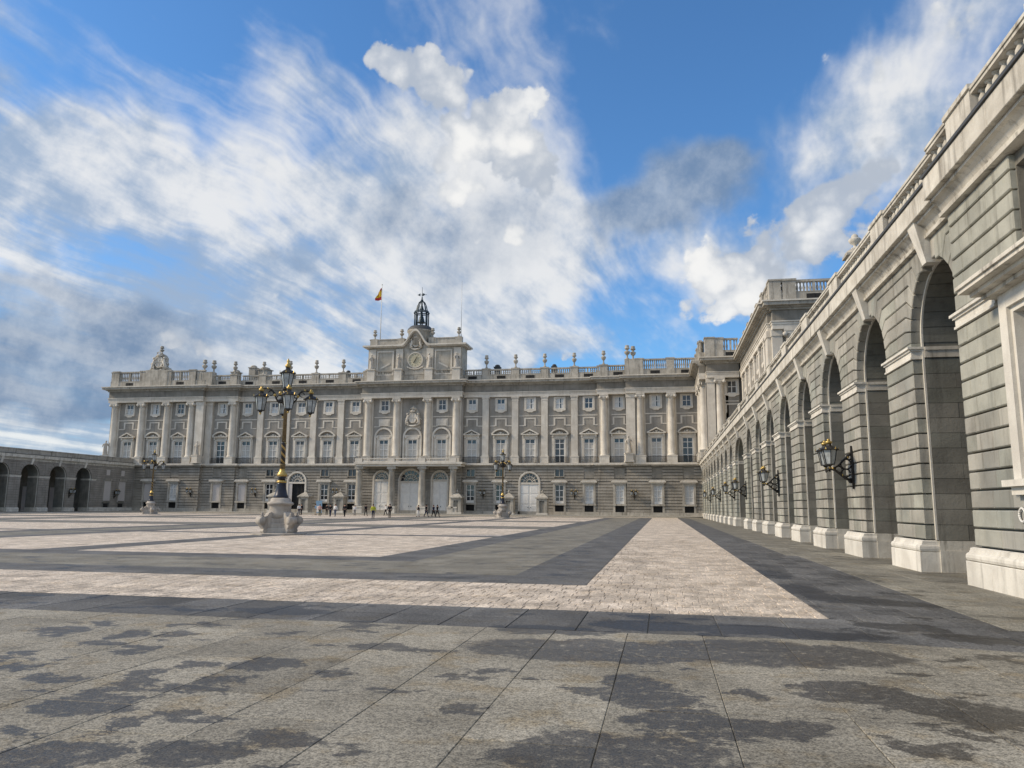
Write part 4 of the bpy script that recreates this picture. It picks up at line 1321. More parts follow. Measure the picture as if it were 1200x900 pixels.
        for (zz0, zz1) in ((6.66, 6.84),):
            segs = [(u0, u1)]
            for b in bays:
                hwid = 1.63 if b.get('g', 'curtain') != 'arch' else b.get('dw', 1.9) + .36
                segs = [x for a, d in segs for x in ((a, min(d, b['u'] - hwid)), (max(a, b['u'] + hwid), d)) if x[1] - x[0] > .05]
            m = F.mb()
            for a, d in segs: m.box(a, d, gv - .16, -.2, zz0, zz1)
            m.build('string_course', limew, F.root, kind='stuff')
        for b in bays:
            g = b.get('g', 'curtain')
            if g in ('curtain', 'shutter', 'glass'): ground_window(F, b['u'], g, b.get('mezz', 'glass'))
            elif g == 'arch': archway(F, b)


def archway(F, b):
    """tall doorway under a glazed half round"""
    u, dw, sp, opn = b['u'], b.get('dw', 1.9), b.get('sp', 6.35), b.get('opening', False)
    r0, r1 = dw, dw + .35
    v0 = b.get('v', -.72)
    m = F.mb()
    N = 14
    A0, A1 = arc_poly(u, sp, r1, 0, PI, N), arc_poly(u, sp, r0, 0, PI, N)
    for k in range(N): m.prism([A0[k], A0[k + 1], A1[k + 1], A1[k]], v0, -.1, 'xz')
    m.box(u - r1, u - r0, v0, -.1, .14, sp - .003); m.box(u + r0, u + r1, v0, -.1, .14, sp - .003)
    m.box(u - r0, u + r0, v0 + .05, -.1, sp - .38, sp - .003)
    d_ = m.build('doorway', lime, F.root)
    m = F.mb(); m.prism(A1, -.30, -.28, 'xz'); m.build('fanlight', glass, d_)
    m = F.mb()
    for k in range(1, 8):
        a = PI * k / 8
        m.tube([(u + .55 * math.cos(a), -.36, sp + .55 * math.sin(a)), (u + (dw - .03) * math.cos(a), -.36, sp + (dw - .03) * math.sin(a))], .075, 5)
    for rr in (.55, dw * .62, dw - .05):
        P = arc_poly(u, sp + .02, rr, 0, PI, 16)
        m.tube([(p[0], -.36, p[1]) for p in P], .09, 5)
    m.build('fanlight_bars', lime, d_)
    if opn:
        m = F.mb(); m.box(u - dw, u + dw, -.27, -.255, .14, sp - .38); m.build('dark_passage', dark, d_)
        m = F.mb(); m.box(u - dw + .02, u - dw + .9, -.62, -.55, .15, sp - .42); m.build('door_leaf', shutter, d_)
        m = F.mb()
        for x in (-.6, .2, .95, 1.7): m.box(u + x, u + x + .1, -.42, -.36, .15, sp - .42)
        for z in (2.2, 3.8): m.box(u - .6, u + 1.8, -.415, -.365, z, z + .1)
        m.build('glazed_door', iron, d_)
    else:
        for sx in (-1, 1):
            a, c = sorted((u + sx * .015, u + sx * (dw - .01)))
            m = F.mb(); m.box(a, c, -.52, -.40, .15, sp - .39)
            dl = m.build('door_leaf', doorw, d_)
            m = F.mb(); w2 = (c - a)
            for (z0, z1) in ((.45, 1.9), (2.2, 3.9), (4.2, sp - .75)):
                m.prism([(a + .2, z0), (c - .2, z0), (c - .2, z1), (a + .2, z1)], -.56, -.515, 'xz', .03)
            m.build('door_panel', doorw, dl, kind='stuff')
            m = F.mb(); x = u + sx * .25; m.ball(F.fn(0, 0, 0) if False else (x, -.60, 1.5), .09, 6); m.build('handle', iron, dl)


def S(y): return y / 150.0


PAL = thing('palace', 'wide pale stone royal palace with columns, urns and a clock tower, facing across the square', 'palace', (-49.7, 150, 0))
# left corner pavilion
TL = f_south(PAL, 150.4)
facade(TL, -119.6, -96.6,
       [dict(u=-114.9, main='tri', top='blind', g='none', hw=2.5), dict(u=-108.6, main='seg', g='shutter', mezz='blank', hw=2.2), dict(u=-102.5, main='tri', g='curtain', mezz='blank', hw=2.1)],
       [(-118.3, 'col'), (-111.6, 'col'), (-105.5, 'col'), (-99.6, 'col')], True, ends=(1, 1), urns=False, parapet='bal', ph=1.1)
m = TL.mb(); m.box(-98.4, -96.62, -.75, .1, 11.75, 22.7); m.box(-98.5, -96.55, -.85, .1, 22.703, 23.47); m.box(-98.55, -96.5, -.95, .1, 10.12, 11.747); m.build('corner_pilaster', lime, PAL)
# the strip of front between pavilion and recess
CL = f_south(PAL, 151.2)
facade(CL, -96.6, -88.9, [dict(u=-92.9, main='seg', open=True, g='shutter', mezz='blank', hw=1.7)], [(-90.2, 'col')], True, ends=(0, 1), zoff=-.004)
m = CL.mb(); m.box(-96.58, -95.1, -.5, .1, 11.75, 22.7); m.box(-96.56, -95.0, -.6, .1, 22.703, 23.47); m.box(-96.57, -94.95, -.7, .1, 10.12, 11.747); m.build('corner_pilaster', lime, PAL)
# recessed length on the left
RL = f_south(PAL, 151.6)
k = 151.6 / 150
lb = [(-86.3, 'tri', 'shutter', 'blank', 'blind'), (-80.1, 'seg', 'glass', 'glass', 'blind'), (-74.0, 'tri', 'arch', 'glass', 'blind'), (-67.9, 'seg', 'glass', 'glass', 'blind'), (-61.95, 'tri', 'glass', 'glass', 'blind')]
facade(RL, -88.9, -60.6, [dict(u=u * k, main=p, g=g, mezz=mz, top=t, dw=1.85, opening=True) for u, p, g, mz, t in lb],
       [(-83.2 * k, 'pil'), (-77.1 * k, 'pil'), (-71.15 * k, 'pil'), (-65.1 * k, 'pil')], False, zoff=.004)
# centre
CE = f_south(PAL, 150.8)
facade(CE, -60.6, -39.2, [dict(u=-55.9, main='seg', arched=True, g='arch', dw=1.5, sp=6.9, v=-.75), dict(u=-49.75, main='seg', arched=True, top='', panel=False, g='arch', dw=2.2, sp=6.55, v=-.75), dict(u=-43.6, main='seg', arched=True, g='arch', dw=1.5, sp=6.9, v=-.75)],
       [(-59.3, 'col'), (-53.1, 'col'), (-46.5, 'col'), (-40.5, 'col')], True, ends=(1, 1), urns=False, vents=False, parapet='none', zoff=0)
# recessed length on the right
RR = f_south(PAL, 151.6)
rb = [(-37.1, 'tri', 'glass', 'glass', 'blind'), (-31.2, 'seg', 'glass', 'glass', 'blind'), (-25.3, 'tri', 'arch', 'glass', 'glass'), (-19.42, 'seg', 'glass', 'glass', 'glass'), (-13.7, 'tri', 'curtain', 'blank', 'glass')]
facade(RR, -39.2, -12.1, [dict(u=u * k, main=p, g=g, mezz=mz, top=t, open=(u == -19.42), dw=1.85) for u, p, g, mz, t in rb],
       [(-34.3 * k, 'pil'), (-28.3 * k, 'pil'), (-22.4 * k, 'pil'), (-16.5 * k, 'pil')], False, zoff=.004)
CR = f_south(PAL, 151.2)
facade(CR, -12.1, -6.5, [dict(u=-7.95, main='seg', g='curtain', mezz='blank', hw=1.4)], [(-10.75, 'col')], True, ends=(1, 0), zoff=-.004)
TR = f_south(PAL, 150.4)
facade(TR, -6.5, 9.0, [dict(u=-.8, main='tri', g='curtain', mezz='blank', hw=2.1), dict(u=5.0, main='seg', open=True, g='curtain', mezz='blank', hw=2.1)],
       [(-3.75, 'col'), (2.1, 'col'), (7.9, 'col')], True, ends=(1, 0), urns=False, ph=.9)
m = TR.mb(); m.box(-6.48, -4.75, -.75, .1, 11.75, 22.7); m.box(-6.55, -4.72, -.85, .1, 22.703, 23.47); m.box(-6.6, -4.70, -.95, .1, 10.12, 11.747); m.build('corner_pilaster', lime, PAL)
for (u, v) in ((-6.1, -.6), (-5.0, .4)): TR.put('urn', KIT['urn'], u, v, 30.2)
for (u, v) in ((-97.3, -.6), (-95.7, .4)): TL.put('urn', KIT['urn'], u, v + .3, 29.9)
m = TL.mb(); m.box(-98.6, -95.0, -1.0, .8, 26.91, 29.9); m.build('parapet_pedestal', limew, PAL)
m = TR.mb(); m.box(-6.6, -3.0, -1.25, .8, 26.91, 30.2); m.build('parapet_pedestal', limew, PAL)
# body and roof behind the front
m = MB(); m.box(-119.5, 8.9, 152.4, 178, -.2, 26.95); m.box(-119.4, 8.8, 153, 177, 26.955, 27.4); m.build('building_block', granite, PAL)
for (x, y, h, r) in ((-92.6, 155, 31.2, .8), (-89.0, 156, 32.3, .75), (-86.2, 156, 31.8, 1.1), (-79.4, 156, 30.5, .5), (-66.5, 156, 30.6, .5), (-33.3, 156, 31.0, .6), (-21.3, 156, 30.8, .5), (-4.0, 155.5, 31.5, .7)):
    m = MB(); m.box(x - r, x + r, y - r, y + r, 27.41, h - .7); m.box(x - r * 1.2, x + r * 1.2, y - r * 1.2, y + r * 1.2, h - .697, h - .5); m.lathe([(r * .9, h - .497), (r * .95, h - .2), (r * .5, h), (0, h + .05)], 10, (x, y, 0)); m.build('chimney', lead if r < .7 else limew, PAL)
# balcony on four Doric columns before the three great doors
m = MB(); m.box(-60.0, -38.3, 146.4, 149.6, 9.35, 9.75); m.box(-60.3, -38.0, 146.1, 149.6, 9.753, 10.14); m.build('balcony_slab', lime, PAL)
for u in (-59.4, -52.6, -46.3, -40.0):
    m = MB(); m.lathe([(.85, 1.5), (.85, 1.62), (.78, 1.75), (.72, 1.85), (.70, 3.2), (.60, 8.1), (.68, 8.2), (.60, 8.3), (.62, 8.55), (.82, 8.8)], 18, (u * 147.4 / 147, 147.4, 0))
    c_ = m.build('porch_column', limew, PAL)
    m = MB(); m.box(u - .95, u + .95, 146.5, 148.3, .14, 1.2); m.box(u - 1.0, u + 1.0, 146.4, 148.4, 1.203, 1.497); m.build('pedestal', lime, c_)
    m = MB(); m.box(u - .9, u + .9, 146.55, 148.25, 8.803, 9.345); m.build('abacus', limew, c_)
    m = MB(); m.box(u - .75, u + .75, 146.25, 146.9, 10.143, 10.95); m.build('balcony_pedestal', lime, PAL)
for (a, b) in ((-58.6, -53.4), (-51.8, -47.1), (-45.5, -40.8)):
    m = MB(); m.box(a, b, 146.35, 146.75, 10.143, 10.35); m.box(a, b, 146.3, 146.8, 10.75, 10.93)
    n = int((b - a) / .32)
    m.build('balcony_rail', lime, PAL)
    m = MB()
    for i in range(n): m.lathe([(.1, 10.35), (.05, 10.42), (.1, 10.52), (.05, 10.68), (.1, 10.75)], 6, (a + (b - a) * (i + .5) / n, 146.55, 0), cap=False)
    m.build('balusters', lime, PAL, kind='stuff', fix=False)
m = MB()
for y in (146.4,):
    m.box(-60.1, -38.2, y - .03, y + .03, 11.28, 11.34)
    for i in range(74): x = -60.1 + i * .3; m.box(x - .015, x + .015, y - .015, y + .015, 10.96, 11.279)
m.build('railing', iron, PAL)
# blind arches over the three middle windows of the main floor
for u in (-55.9, -49.75, -43.6):
    m = CE.mb(); N = 12
    A0, A1 = arc_poly(u, 15.5, 2.0, 0, PI, N), arc_poly(u, 15.5, 1.65, 0, PI, N)
    for i in range(N): m.prism([A0[i], A0[i + 1], A1[i + 1], A1[i]], -.3, .1, 'xz')
    m.box(u - 2.0, u - 1.65, -.3, .1, 10.15, 15.5 - .003); m.box(u + 1.65, u + 2.0, -.3, .1, 10.15, 15.5 - .003); m.box(u - 1.62, u + 1.62, -.2, .1, 15.76, 15.9)
    m.build('blind_arch', lime, PAL)
for u in (-55.9, -43.6):
    m = CE.mb(); m.box(u - .95, u + .95, -.2, .05, 17.75, 18.94); m.build('tablet', lime, PAL)


def shield(F, name, u, z, s, v):
    """an oval shield with a raised rim, a crown above, scrolls, and a crouching supporter on each side"""
    m = F.mb()
    P = [(u + .78 * s * math.cos(2 * PI * i / 20), z + 1.0 * s * math.sin(2 * PI * i / 20)) for i in range(20)]
    m.prism(P, v - .22 * s, v + .1, 'xz', .05)
    for i in range(20):
        p, q = P[i], P[(i + 1) % 20]
        m.tube([(p[0], v - .24 * s, p[1]), (q[0], v - .24 * s, q[1])], .10 * s, 5)
    for k in (-1, 1):
        m.box(u - .04 * s, u + .04 * s, v - .30 * s, v, z - .9 * s, z + .9 * s) if k > 0 else m.box(u - .7 * s, u + .7 * s, v - .29 * s, v, z - .05 * s, z + .05 * s)
    o = m.build(name, lime, F.root)
    m = F.mb()
    m.lathe([(.50 * s, 0), (.55 * s, .10 * s), (.50 * s, .22 * s), (.48 * s, .3 * s)], 12, (u, v - .1, z + 1.12 * s))
    for i in range(7):
        a = PI + PI * i / 6
        m.tube([(u + .5 * s * math.cos(a), v - .1 + .45 * s * math.sin(a), z + 1.4 * s), (u + .58 * s * math.cos(a), v - .1 + .5 * s * math.sin(a), z + 1.75 * s), (u, v - .1, z + 2.0 * s)], .06 * s, 5)
    m.ball((u, v - .1, z + 2.08 * s), .13 * s, 8)
    m.build('crown', lime, F.root)
    for sd in (-1, 1):
        m = F.mb()
        m.tube([(u + sd * 1.25 * s, v - .1, z - 1.3 * s), (u + sd * 1.22 * s, v - .2 * s, z - .6 * s), (u + sd * 1.0 * s, v - .25 * s, z + .1 * s), (u + sd * 1.05 * s, v - .25 * s, z + .5 * s)], [.34 * s, .30 * s, .26 * s, .14 * s], 8)
        m.ball((u + sd * 1.08 * s, v - .3 * s, z + .72 * s), .22 * s, 8)
        m.tube([(u + sd * 1.0 * s, v - .3 * s, z + .3 * s), (u + sd * .8 * s, v - .45 * s, z + .35 * s), (u + sd * .62 * s, v - .38 * s, z + .55 * s)], [.11 * s, .09 * s, .07 * s], 6)
        m.tube([(u + sd * 1.2 * s, v - .25 * s, z - 1.1 * s), (u + sd * .85 * s, v - .5 * s, z - .9 * s), (u + sd * .8 * s, v - .4 * s, z - 1.5 * s)], [.16 * s, .13 * s, .10 * s], 6)
        m.tube([(u + sd * (1.5 - .04 * q) * s + sd * .22 * s * math.cos(q * .55), v - .15, z - .4 * s + .3 * s * math.sin(q * .55)) for q in range(11)], .07 * s, 5)
        m.build('supporter', lime, F.root)
    m = F.mb()
    m.tube([(u + (-1.3 + .26 * i) * s, v - .25 * s - .12 * s * math.sin(PI * i / 10), z - 1.25 * s - .38 * s * math.sin(PI * i / 10)) for i in range(11)], [.10 * s + .08 * s * math.sin(PI * i / 10) for i in range(11)], 6)
    m.build('garland', lime, F.root)


m = CE.mb(); m.prism([(-51.5, 16.9), (-51.35, 17.6), (-51.0, 18.2), (-51.2, 19.4), (-50.9, 20.6), (-50.4, 21.4), (-49.7, 21.9), (-49.0, 21.4), (-48.5, 20.6), (-48.2, 19.4), (-48.4, 18.2), (-48.05, 17.6), (-47.9, 16.9)], -.2, .1, 'xz', .06); m.build('carved_panel', clockst, PAL)
shield(CE, 'coat_of_arms', -49.7, 19.4, 1.05, -.22)
m = CE.mb(); m.box(-50.6, -48.8, -.1, .1, 22.2, 23.2); m.build('tablet', frieze, PAL)

# ---- clock storey
CK = f_south(PAL, 150.2)
m = MB(); m.box(-59.6, -39.4, 149.95, 154, 26.91, 34.2); m.build('clock_storey', clockst, PAL)
for (a, b) in ((-57.7, -54.0), (-45.2, -41.5)):
    m = CK.mb(); m.box(a, a + .3, -.42, 0, 28.1, 33.4); m.box(b - .3, b, -.42, 0, 28.1, 33.4); m.box(a + .303, b - .303, -.42, 0, 33.05, 33.4); m.box(a + .303, b - .303, -.42, 0, 28.1, 28.4)
    m.build('panel_frame', lime, PAL); m = CK.mb(); m.box(a + .6, b - .6, -.2, 0, 28.9, 32.6); m.build('relief_panel', limew, PAL)
    for s_ in range(1):
        m = CK.mb(); sl = 1 if a < -50 else -1
        c = (a + b) / 2
        m.prism([(c - 1.0, 30.0 - .5 * sl), (c + 1.0, 30.0 + .5 * sl), (c + 1.0, 30.35 + .5 * sl), (c - 1.0, 30.35 - .5 * sl)], -.34, -.15, 'xz'); m.build('carved_band', lime, PAL)
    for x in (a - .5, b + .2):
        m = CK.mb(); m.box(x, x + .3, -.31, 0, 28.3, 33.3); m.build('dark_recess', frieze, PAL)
for u in (-58.6, -52.75, -46.2, -40.4):
    m = CK.mb(); m.box(u - .8, u + .8, -1.3, 0, 26.92, 29.2); m.box(u - .95, u + .95, -1.45, 0, 29.203, 29.45); m.box(u - .75, u + .75, -.5, 0, 29.453, 33.7); m.build('pedestal', lime, PAL)
# clock
m = CK.mb(); m.box(-51.5, -47.0, -.5, 0, 27.9, 33.6); m.build('clock_surround', clockst, PAL)
cu, cz = -49.25, 31.25


def disc(F, u, z, r, v0, v1, mat, name, parent, n=28, r_in=0):
    m = F.mb()
    if r_in:
        A0, A1 = arc_poly(u, z, r, 0, 2 * PI, n), arc_poly(u, z, r_in, 0, 2 * PI, n)
        for i in range(n): m.prism([A0[i], A0[i + 1], A1[i + 1], A1[i]], v0, v1, 'xz')
    else:
        m.prism(arc_poly(u, z, r, 0, 2 * PI, n)[:-1], v0, v1, 'xz')
    return m.build(name, mat, parent)


cl = disc(CK, cu, cz, 1.45, -.6, -.4, clockf, 'clock_face', PAL)
disc(CK, cu, cz, 1.66, -.72, -.45, lime, 'clock_rim', cl, r_in=1.44)
clockd = plain('clock_dial', (.42, .385, .27), .6)
disc(CK, cu, cz, .78, -.62, -.55, clockd, 'dial', cl)
m = CK.mb()
for i in range(12):
    a = PI * i / 6
    x, z = cu + 1.12 * math.sin(a), cz + 1.12 * math.cos(a)
    dx, dz = .17 * math.sin(a), .17 * math.cos(a)
    m.tube([(x - dx * .7, -.605, z - dz * .7), (x + dx * .7, -.605, z + dz * .7)], .03, 4)
m.build('hour_marks', dark, cl, kind='stuff')
m = CK.mb(); m.tube([(cu - .35, -.66, cz - .55), (cu + .1, -.66, cz + .16)], .07, 5); m.build('hand', dark, cl)
m = CK.mb(); m.tube([(cu - .1, -.69, cz - .16), (cu + .42, -.69, cz + .75)], .05, 5); m.build('hand', dark, cl)
m = CK.mb(); P = arc_poly(cu, cz + 1.2, 3.1, math.radians(235), math.radians(305), 10); m.tube([(p[0], -.6, p[1]) for p in P], .16, 6); m.build('garland', lime, PAL)
# cornice of the storey, rising in a curve over the clock
NC = 24
def curve(x):
    t = (x - cu) / 2.9
    return 0 if abs(t) > 1 else 3.1 * (math.cos(PI * t) + 1) / 2
for nm, o0, o1, pr in (('cornice', 34.0, 34.2, .7), ('cornice', 34.203, 34.5, 1.0)):
    m = MB(); m.box(-59.6 - pr, cu - 2.9, 149.95 - pr, 154 + pr, o0, o1); m.box(cu + 2.9, -39.4 + pr, 149.95 - pr, 154 + pr, o0, o1)
    for i in range(NC):
        a, b = cu - 2.9 + 5.8 * i / NC, cu - 2.9 + 5.8 * (i + 1) / NC
        m.prism([(a, o0 + curve(a)), (b, o0 + curve(b)), (b, o1 + curve(b) + .15), (a, o1 + curve(a) + .15)], 149.95 - pr, 152.5, 'xz')
    m.build(nm, lime, PAL)
m = MB(); m.prism([(cu - 2.85, 34.2)] + [(cu - 2.85 + 5.7 * i / NC, 34.0 + curve(cu - 2.85 + 5.7 * i / NC) + .02) for i in range(NC + 1)] + [(cu + 2.85, 34.2)], 149.96, 152.4, 'xz'); m.build('pediment_wall', limew, PAL)
shield(CK, 'coat_of_arms', cu, 34.9, .88, -.4)
for (a, b) in ((-59.4, cu - 2.6), (cu + 2.6, -39.6)):
    m = MB(); m.box(a, b, 150.1, 150.7, 34.503, 35.75); m.box(a - .1, b + .1, 150.0, 150.8, 35.753, 35.95); m.build('parapet_panel', limew, PAL)
for u in (-58.5, -52.6, -45.9, -40.3):
    m = MB(); m.box(u - .75, u + .75, 149.95, 150.95, 34.506, 36.0); m.build('parapet_pedestal', limew, PAL)
    put('urn', KIT['urn'], PAL, Vector((u, 150.45, 36.0)) - WP[PAL.name], scale=(.8, .8, .72))
# belfry drum and iron bell frame
m = MB(); m.lathe([(2.5, 34.5), (2.5, 37.3), (2.75, 37.5), (2.75, 37.8), (2.3, 38.2), (1.9, 38.6), (1.7, 38.7)], 24, (cu + .2, 151.9, 0)); m.build('belfry_drum', limew, PAL)
m = MB(); m.lathe([(2.78, 37.82), (2.6, 38.2), (2.1, 38.7), (1.72, 38.76)], 24, (cu + .2, 151.9, 0), cap=False); m.build('lead_roof', lead, PAL)
bx, by = cu + .35, 151.9
m = MB()
for i in range(8):
    a = 2 * PI * i / 8 + .2
    c, s_ = math.cos(a), math.sin(a)
    m.tube([(bx + 1.45 * c, by + 1.45 * s_, 38.6), (bx + 1.45 * c, by + 1.45 * s_, 41.7)], .14, 5)
    m.tube([(bx + 1.45 * c, by + 1.45 * s_, 41.7), (bx + 1.15 * c, by + 1.15 * s_, 42.3), (bx + .95 * c, by + .95 * s_, 43.2), (bx + .6 * c, by + .6 * s_, 44.0), (bx, by, 44.5)], .11, 5)
for z, r in ((38.75, 1.5), (41.7, 1.6), (42.0, 1.45)):
    m.tube([(bx + r * math.cos(2 * PI * i / 16), by + r * math.sin(2 * PI * i / 16), z) for i in range(17)], .12, 5)
fr_ = m.build('bell_frame', iron2, PAL)
m = MB(); m.lathe([(.85, 39.6), (.72, 39.8), (.52, 40.5), (.42, 40.9), (.2, 41.15), (.05, 41.2)], 14, (bx, by, 0)); m.tube([(bx, by, 41.1), (bx, by, 42.2)], .08, 6); m.build('bell', iron2, fr_)
m = MB(); m.lathe([(.5, 42.4), (.36, 42.8), (.26, 43.2), (.08, 43.35)], 12, (bx, by, 0)); m.build('bell', iron2, fr_)
m = MB(); m.tube([(bx, by, 44.0), (bx, by, 47.4)], [.1, .03], 6); m.ball((bx, by, 44.5), .3, 8); m.ball((bx, by, 45.0), .18, 8)
m.tube([(bx - 1.0, by, 45.7), (bx + 1.0, by, 45.7)], .05, 5); m.prism([(bx - 1.0, 45.7), (bx - .4, 46.05), (bx - .4, 45.4)], by - .04, by + .04, 'xz'); m.ball((bx + .25, by, 45.75), .28, 8, 1.2, .5, 1)
m.build('weather_vane', iron2, fr_)

# ---- crest over the left pavilion
m = TL.mb(); m.box(-110.9, -105.6, -1.3, .2, 26.92, 30.6); m.build('crest_base', limew, PAL)
shield(TL, 'crest', -108.2, 32.4, 1.2, -.55)
m = TL.mb(); m.prism([(-110.7, 30.603), (-110.6, 31.1), (-110.1, 31.2), (-109.8, 31.6), (-110.0, 32.1), (-109.75, 32.5), (-109.8, 33.3), (-109.3, 34.0), (-108.8, 34.28), (-107.6, 34.28), (-107.1, 34.0), (-106.6, 33.3), (-106.65, 32.5), (-106.4, 32.1), (-106.6, 31.6), (-106.3, 31.2), (-105.8, 31.1), (-105.7, 30.603)], -.5, .3, 'xz', .06); m.build('crest_wall', clockst, PAL)
TL.put('urn', KIT['urn'], -108.2, -.1, 34.28, scale=(.9, .9, .65))

# ---- the wing that comes forward behind the right arcade
WG = thing('palace_wing', 'tall side wing of the palace stepping forward above the right arcade', 'palace', (10, 134, 0))
WA = f_south(WG, 134.2)
facade(WA, 7.9, 13.2, [dict(u=12.0, main='tri', hw=1.1)], [(10.0, 'col')], True, ledge=False, ground=False, ends=(1, 0), urns=False, ph=1.0, zoff=.006)
m = WA.mb(); m.box(7.9, 9.2, -.75, .1, 11.75, 22.7); m.box(7.75, 9.3, -.85, .1, 22.703, 23.47); m.build('corner_pilaster', lime, WG)
m = WA.mb(); m.box(7.7, 9.3, -1.3, .6, 26.93, 30.3); m.box(7.6, 9.4, -1.4, .7, 30.303, 30.5); m.build('parapet_pedestal', limew, WG)
WB = f_west(WG, 7.9)
facade(WB, -150.0, -134.2, [dict(u=-145.5, main='seg', hw=1.6), dict(u=-139.8, main='tri', hw=1.6)], [(-148, 'col'), (-142.6, 'col'), (-136.6, 'col')], True, ledge=False, ground=False, ends=(0, 0), urns=False, ph=1.0)
WC = f_west(WG, 13.8)
nb = 6
pu = [-131.5 + i * 5.6 for i in range(nb)]
facade(WC, -134.2, -98.4, [dict(u=(a + b) / 2, main=('tri', 'seg')[i % 2], open=i % 2 == 0, hw=2.0) for i, (a, b) in enumerate(zip(pu, pu[1:]))], [(u, 'pil') for u in pu], False, ledge=False, ground=False, ends=(0, 1), urns=False, zoff=-.006, ph=.3)
m = WC.mb(); m.box(-100.6, -98.42, -.5, .1, 11.75, 22.7); m.box(-100.7, -98.3, -.6, .1, 22.703, 23.47); m.build('corner_pilaster', lime, WG)
WD = f_south(WG, 98.4)
facade(WD, 13.8, 30.0, [dict(u=18.9, main='tri', hw=2.0), dict(u=25.0, main='seg', hw=2.0)], [(16.0, 'col'), (21.9, 'col'), (28.0, 'col')], True, ledge=False, ground=False, ends=(1, 0), urns=False, ph=.4)
m = WD.mb(); m.box(13.78, 15.0, -.75, .1, 11.75, 22.7); m.box(13.7, 15.05, -.85, .1, 22.703, 23.47); m.build('corner_pilaster', lime, WG)
m = WD.mb(); m.box(13.6, 15.0, -1.2, .6, 26.93, 29.6); m.box(13.5, 15.1, -1.3, .7, 29.603, 29.8); m.build('parapet_pedestal', limew, WG)
m = MB(); m.box(14.3, 32, 98.9, 150, -.2, 26.97); m.box(8.4, 14.29, 134.7, 150, -.2, 26.96); m.build('building_block', granite, WG)

# ------------------------------------------------------------------ lamp posts
def lantern(parent, at, s=1.0, name='lantern', zs=None):
    """six sided lantern with a gilt crown; returns the lantern part (its glass and crown are sub-parts)"""
    m = MB()
    n = 6
    r0, r1, h = .26, .42, .95
    for k in range(n):
        a = 2 * PI * k / n
        m.tube([(r0 * math.cos(a), r0 * math.sin(a), 0), (r1 * math.cos(a), r1 * math.sin(a), h)], .022, 4, False)
    m.lathe([(r0 + .03, -.03), (r0 + .03, .03)], n, (0, 0, 0), False)
    m.lathe([(r1 + .12, h), (r1 + .14, h + .05), (.30, h + .24), (.16, h + .30), (.14, h + .42), (.06, h + .5)], n, (0, 0, 0), False)
    m.lathe([(.16, -.03), (.12, -.10), (.03, -.16)], n, (0, 0, 0), False)
    me = m.mesh(name, iron)
    o = put(name, me, parent, at, scale=(s, s, zs or s))
    m = MB(); m.lathe([(r0 - .01, .03), (r1 - .02, h)], n, (0, 0, 0), False); put('lamp_glass', m.mesh('lamp_glass', lampglass), o, (0, 0, 0))
    m = MB()
    for k in range(n):
        a = 2 * PI * k / n
        m.prism([(-.05, 0), (.05, 0), (0, .16)], -.012, .012, 'xz')
        for i in range(len(m.v) - 6, len(m.v)):
            x, y, z = m.v[i]; y += r1 + .10
            m.v[i] = (x * math.cos(a) - y * math.sin(a), x * math.sin(a) + y * math.cos(a), z + h + .04)
    m.lathe([(.15, h + .42), (.21, h + .58), (.17, h + .60), (.08, h + .62), (.10, h + .72), (0, h + .80)], 8)
    m.lathe([(.05, -.14), (.08, -.22), (.0, -.32)], 8)
    put('crown', m.mesh('crown', gold), o, (0, 0, 0))
    return o


def banded(name, c1, c2):
    """spiral bands in black and gold"""
    m = bpy.data.materials.new(name); m.use_nodes = True
    t = m.node_tree; t.nodes.clear(); n = NT(t)
    g = n.n('ShaderNodeTexCoord').outputs['Object']
    sp = n.n('ShaderNodeSeparateXYZ'); t.links.new(g, sp.inputs[0])
    a = n.math('MULTIPLY', n.math('ARCTAN2', sp.outputs[1], sp.outputs[0]), 1 / PI)
    v = n.math('FRACT', n.math('ADD', a, n.math('MULTIPLY', sp.outputs[2], 2.6)))
    f = n.math('GREATER_THAN', v, .62)
    bs = n.n('ShaderNodeBsdfPrincipled')
    n.put(bs.inputs['Base Color'], n.mix(f, c1, c2)); n.put(bs.inputs['Metallic'], n.math('MULTIPLY', f, .7)); bs.inputs['Roughness'].default_value = .4
    o = n.n('ShaderNodeOutputMaterial'); t.links.new(bs.outputs[0], o.inputs[0])
    return m


spiral = banded('spiral_bands', (.018, .02, .024), (.42, .31, .13))
bronze = plain('gilded_shaft', (.15, .115, .06), .45, .45, var=.3, scale=6)
lampst = stone('lamp_base_stone', (.34, .31, .275), (.47, .435, .39), 2.0, 45, .3, rnd=.05, stain=.35)
navy = plain('navy_enamel', (.016, .02, .034), .35, .3, var=.2)


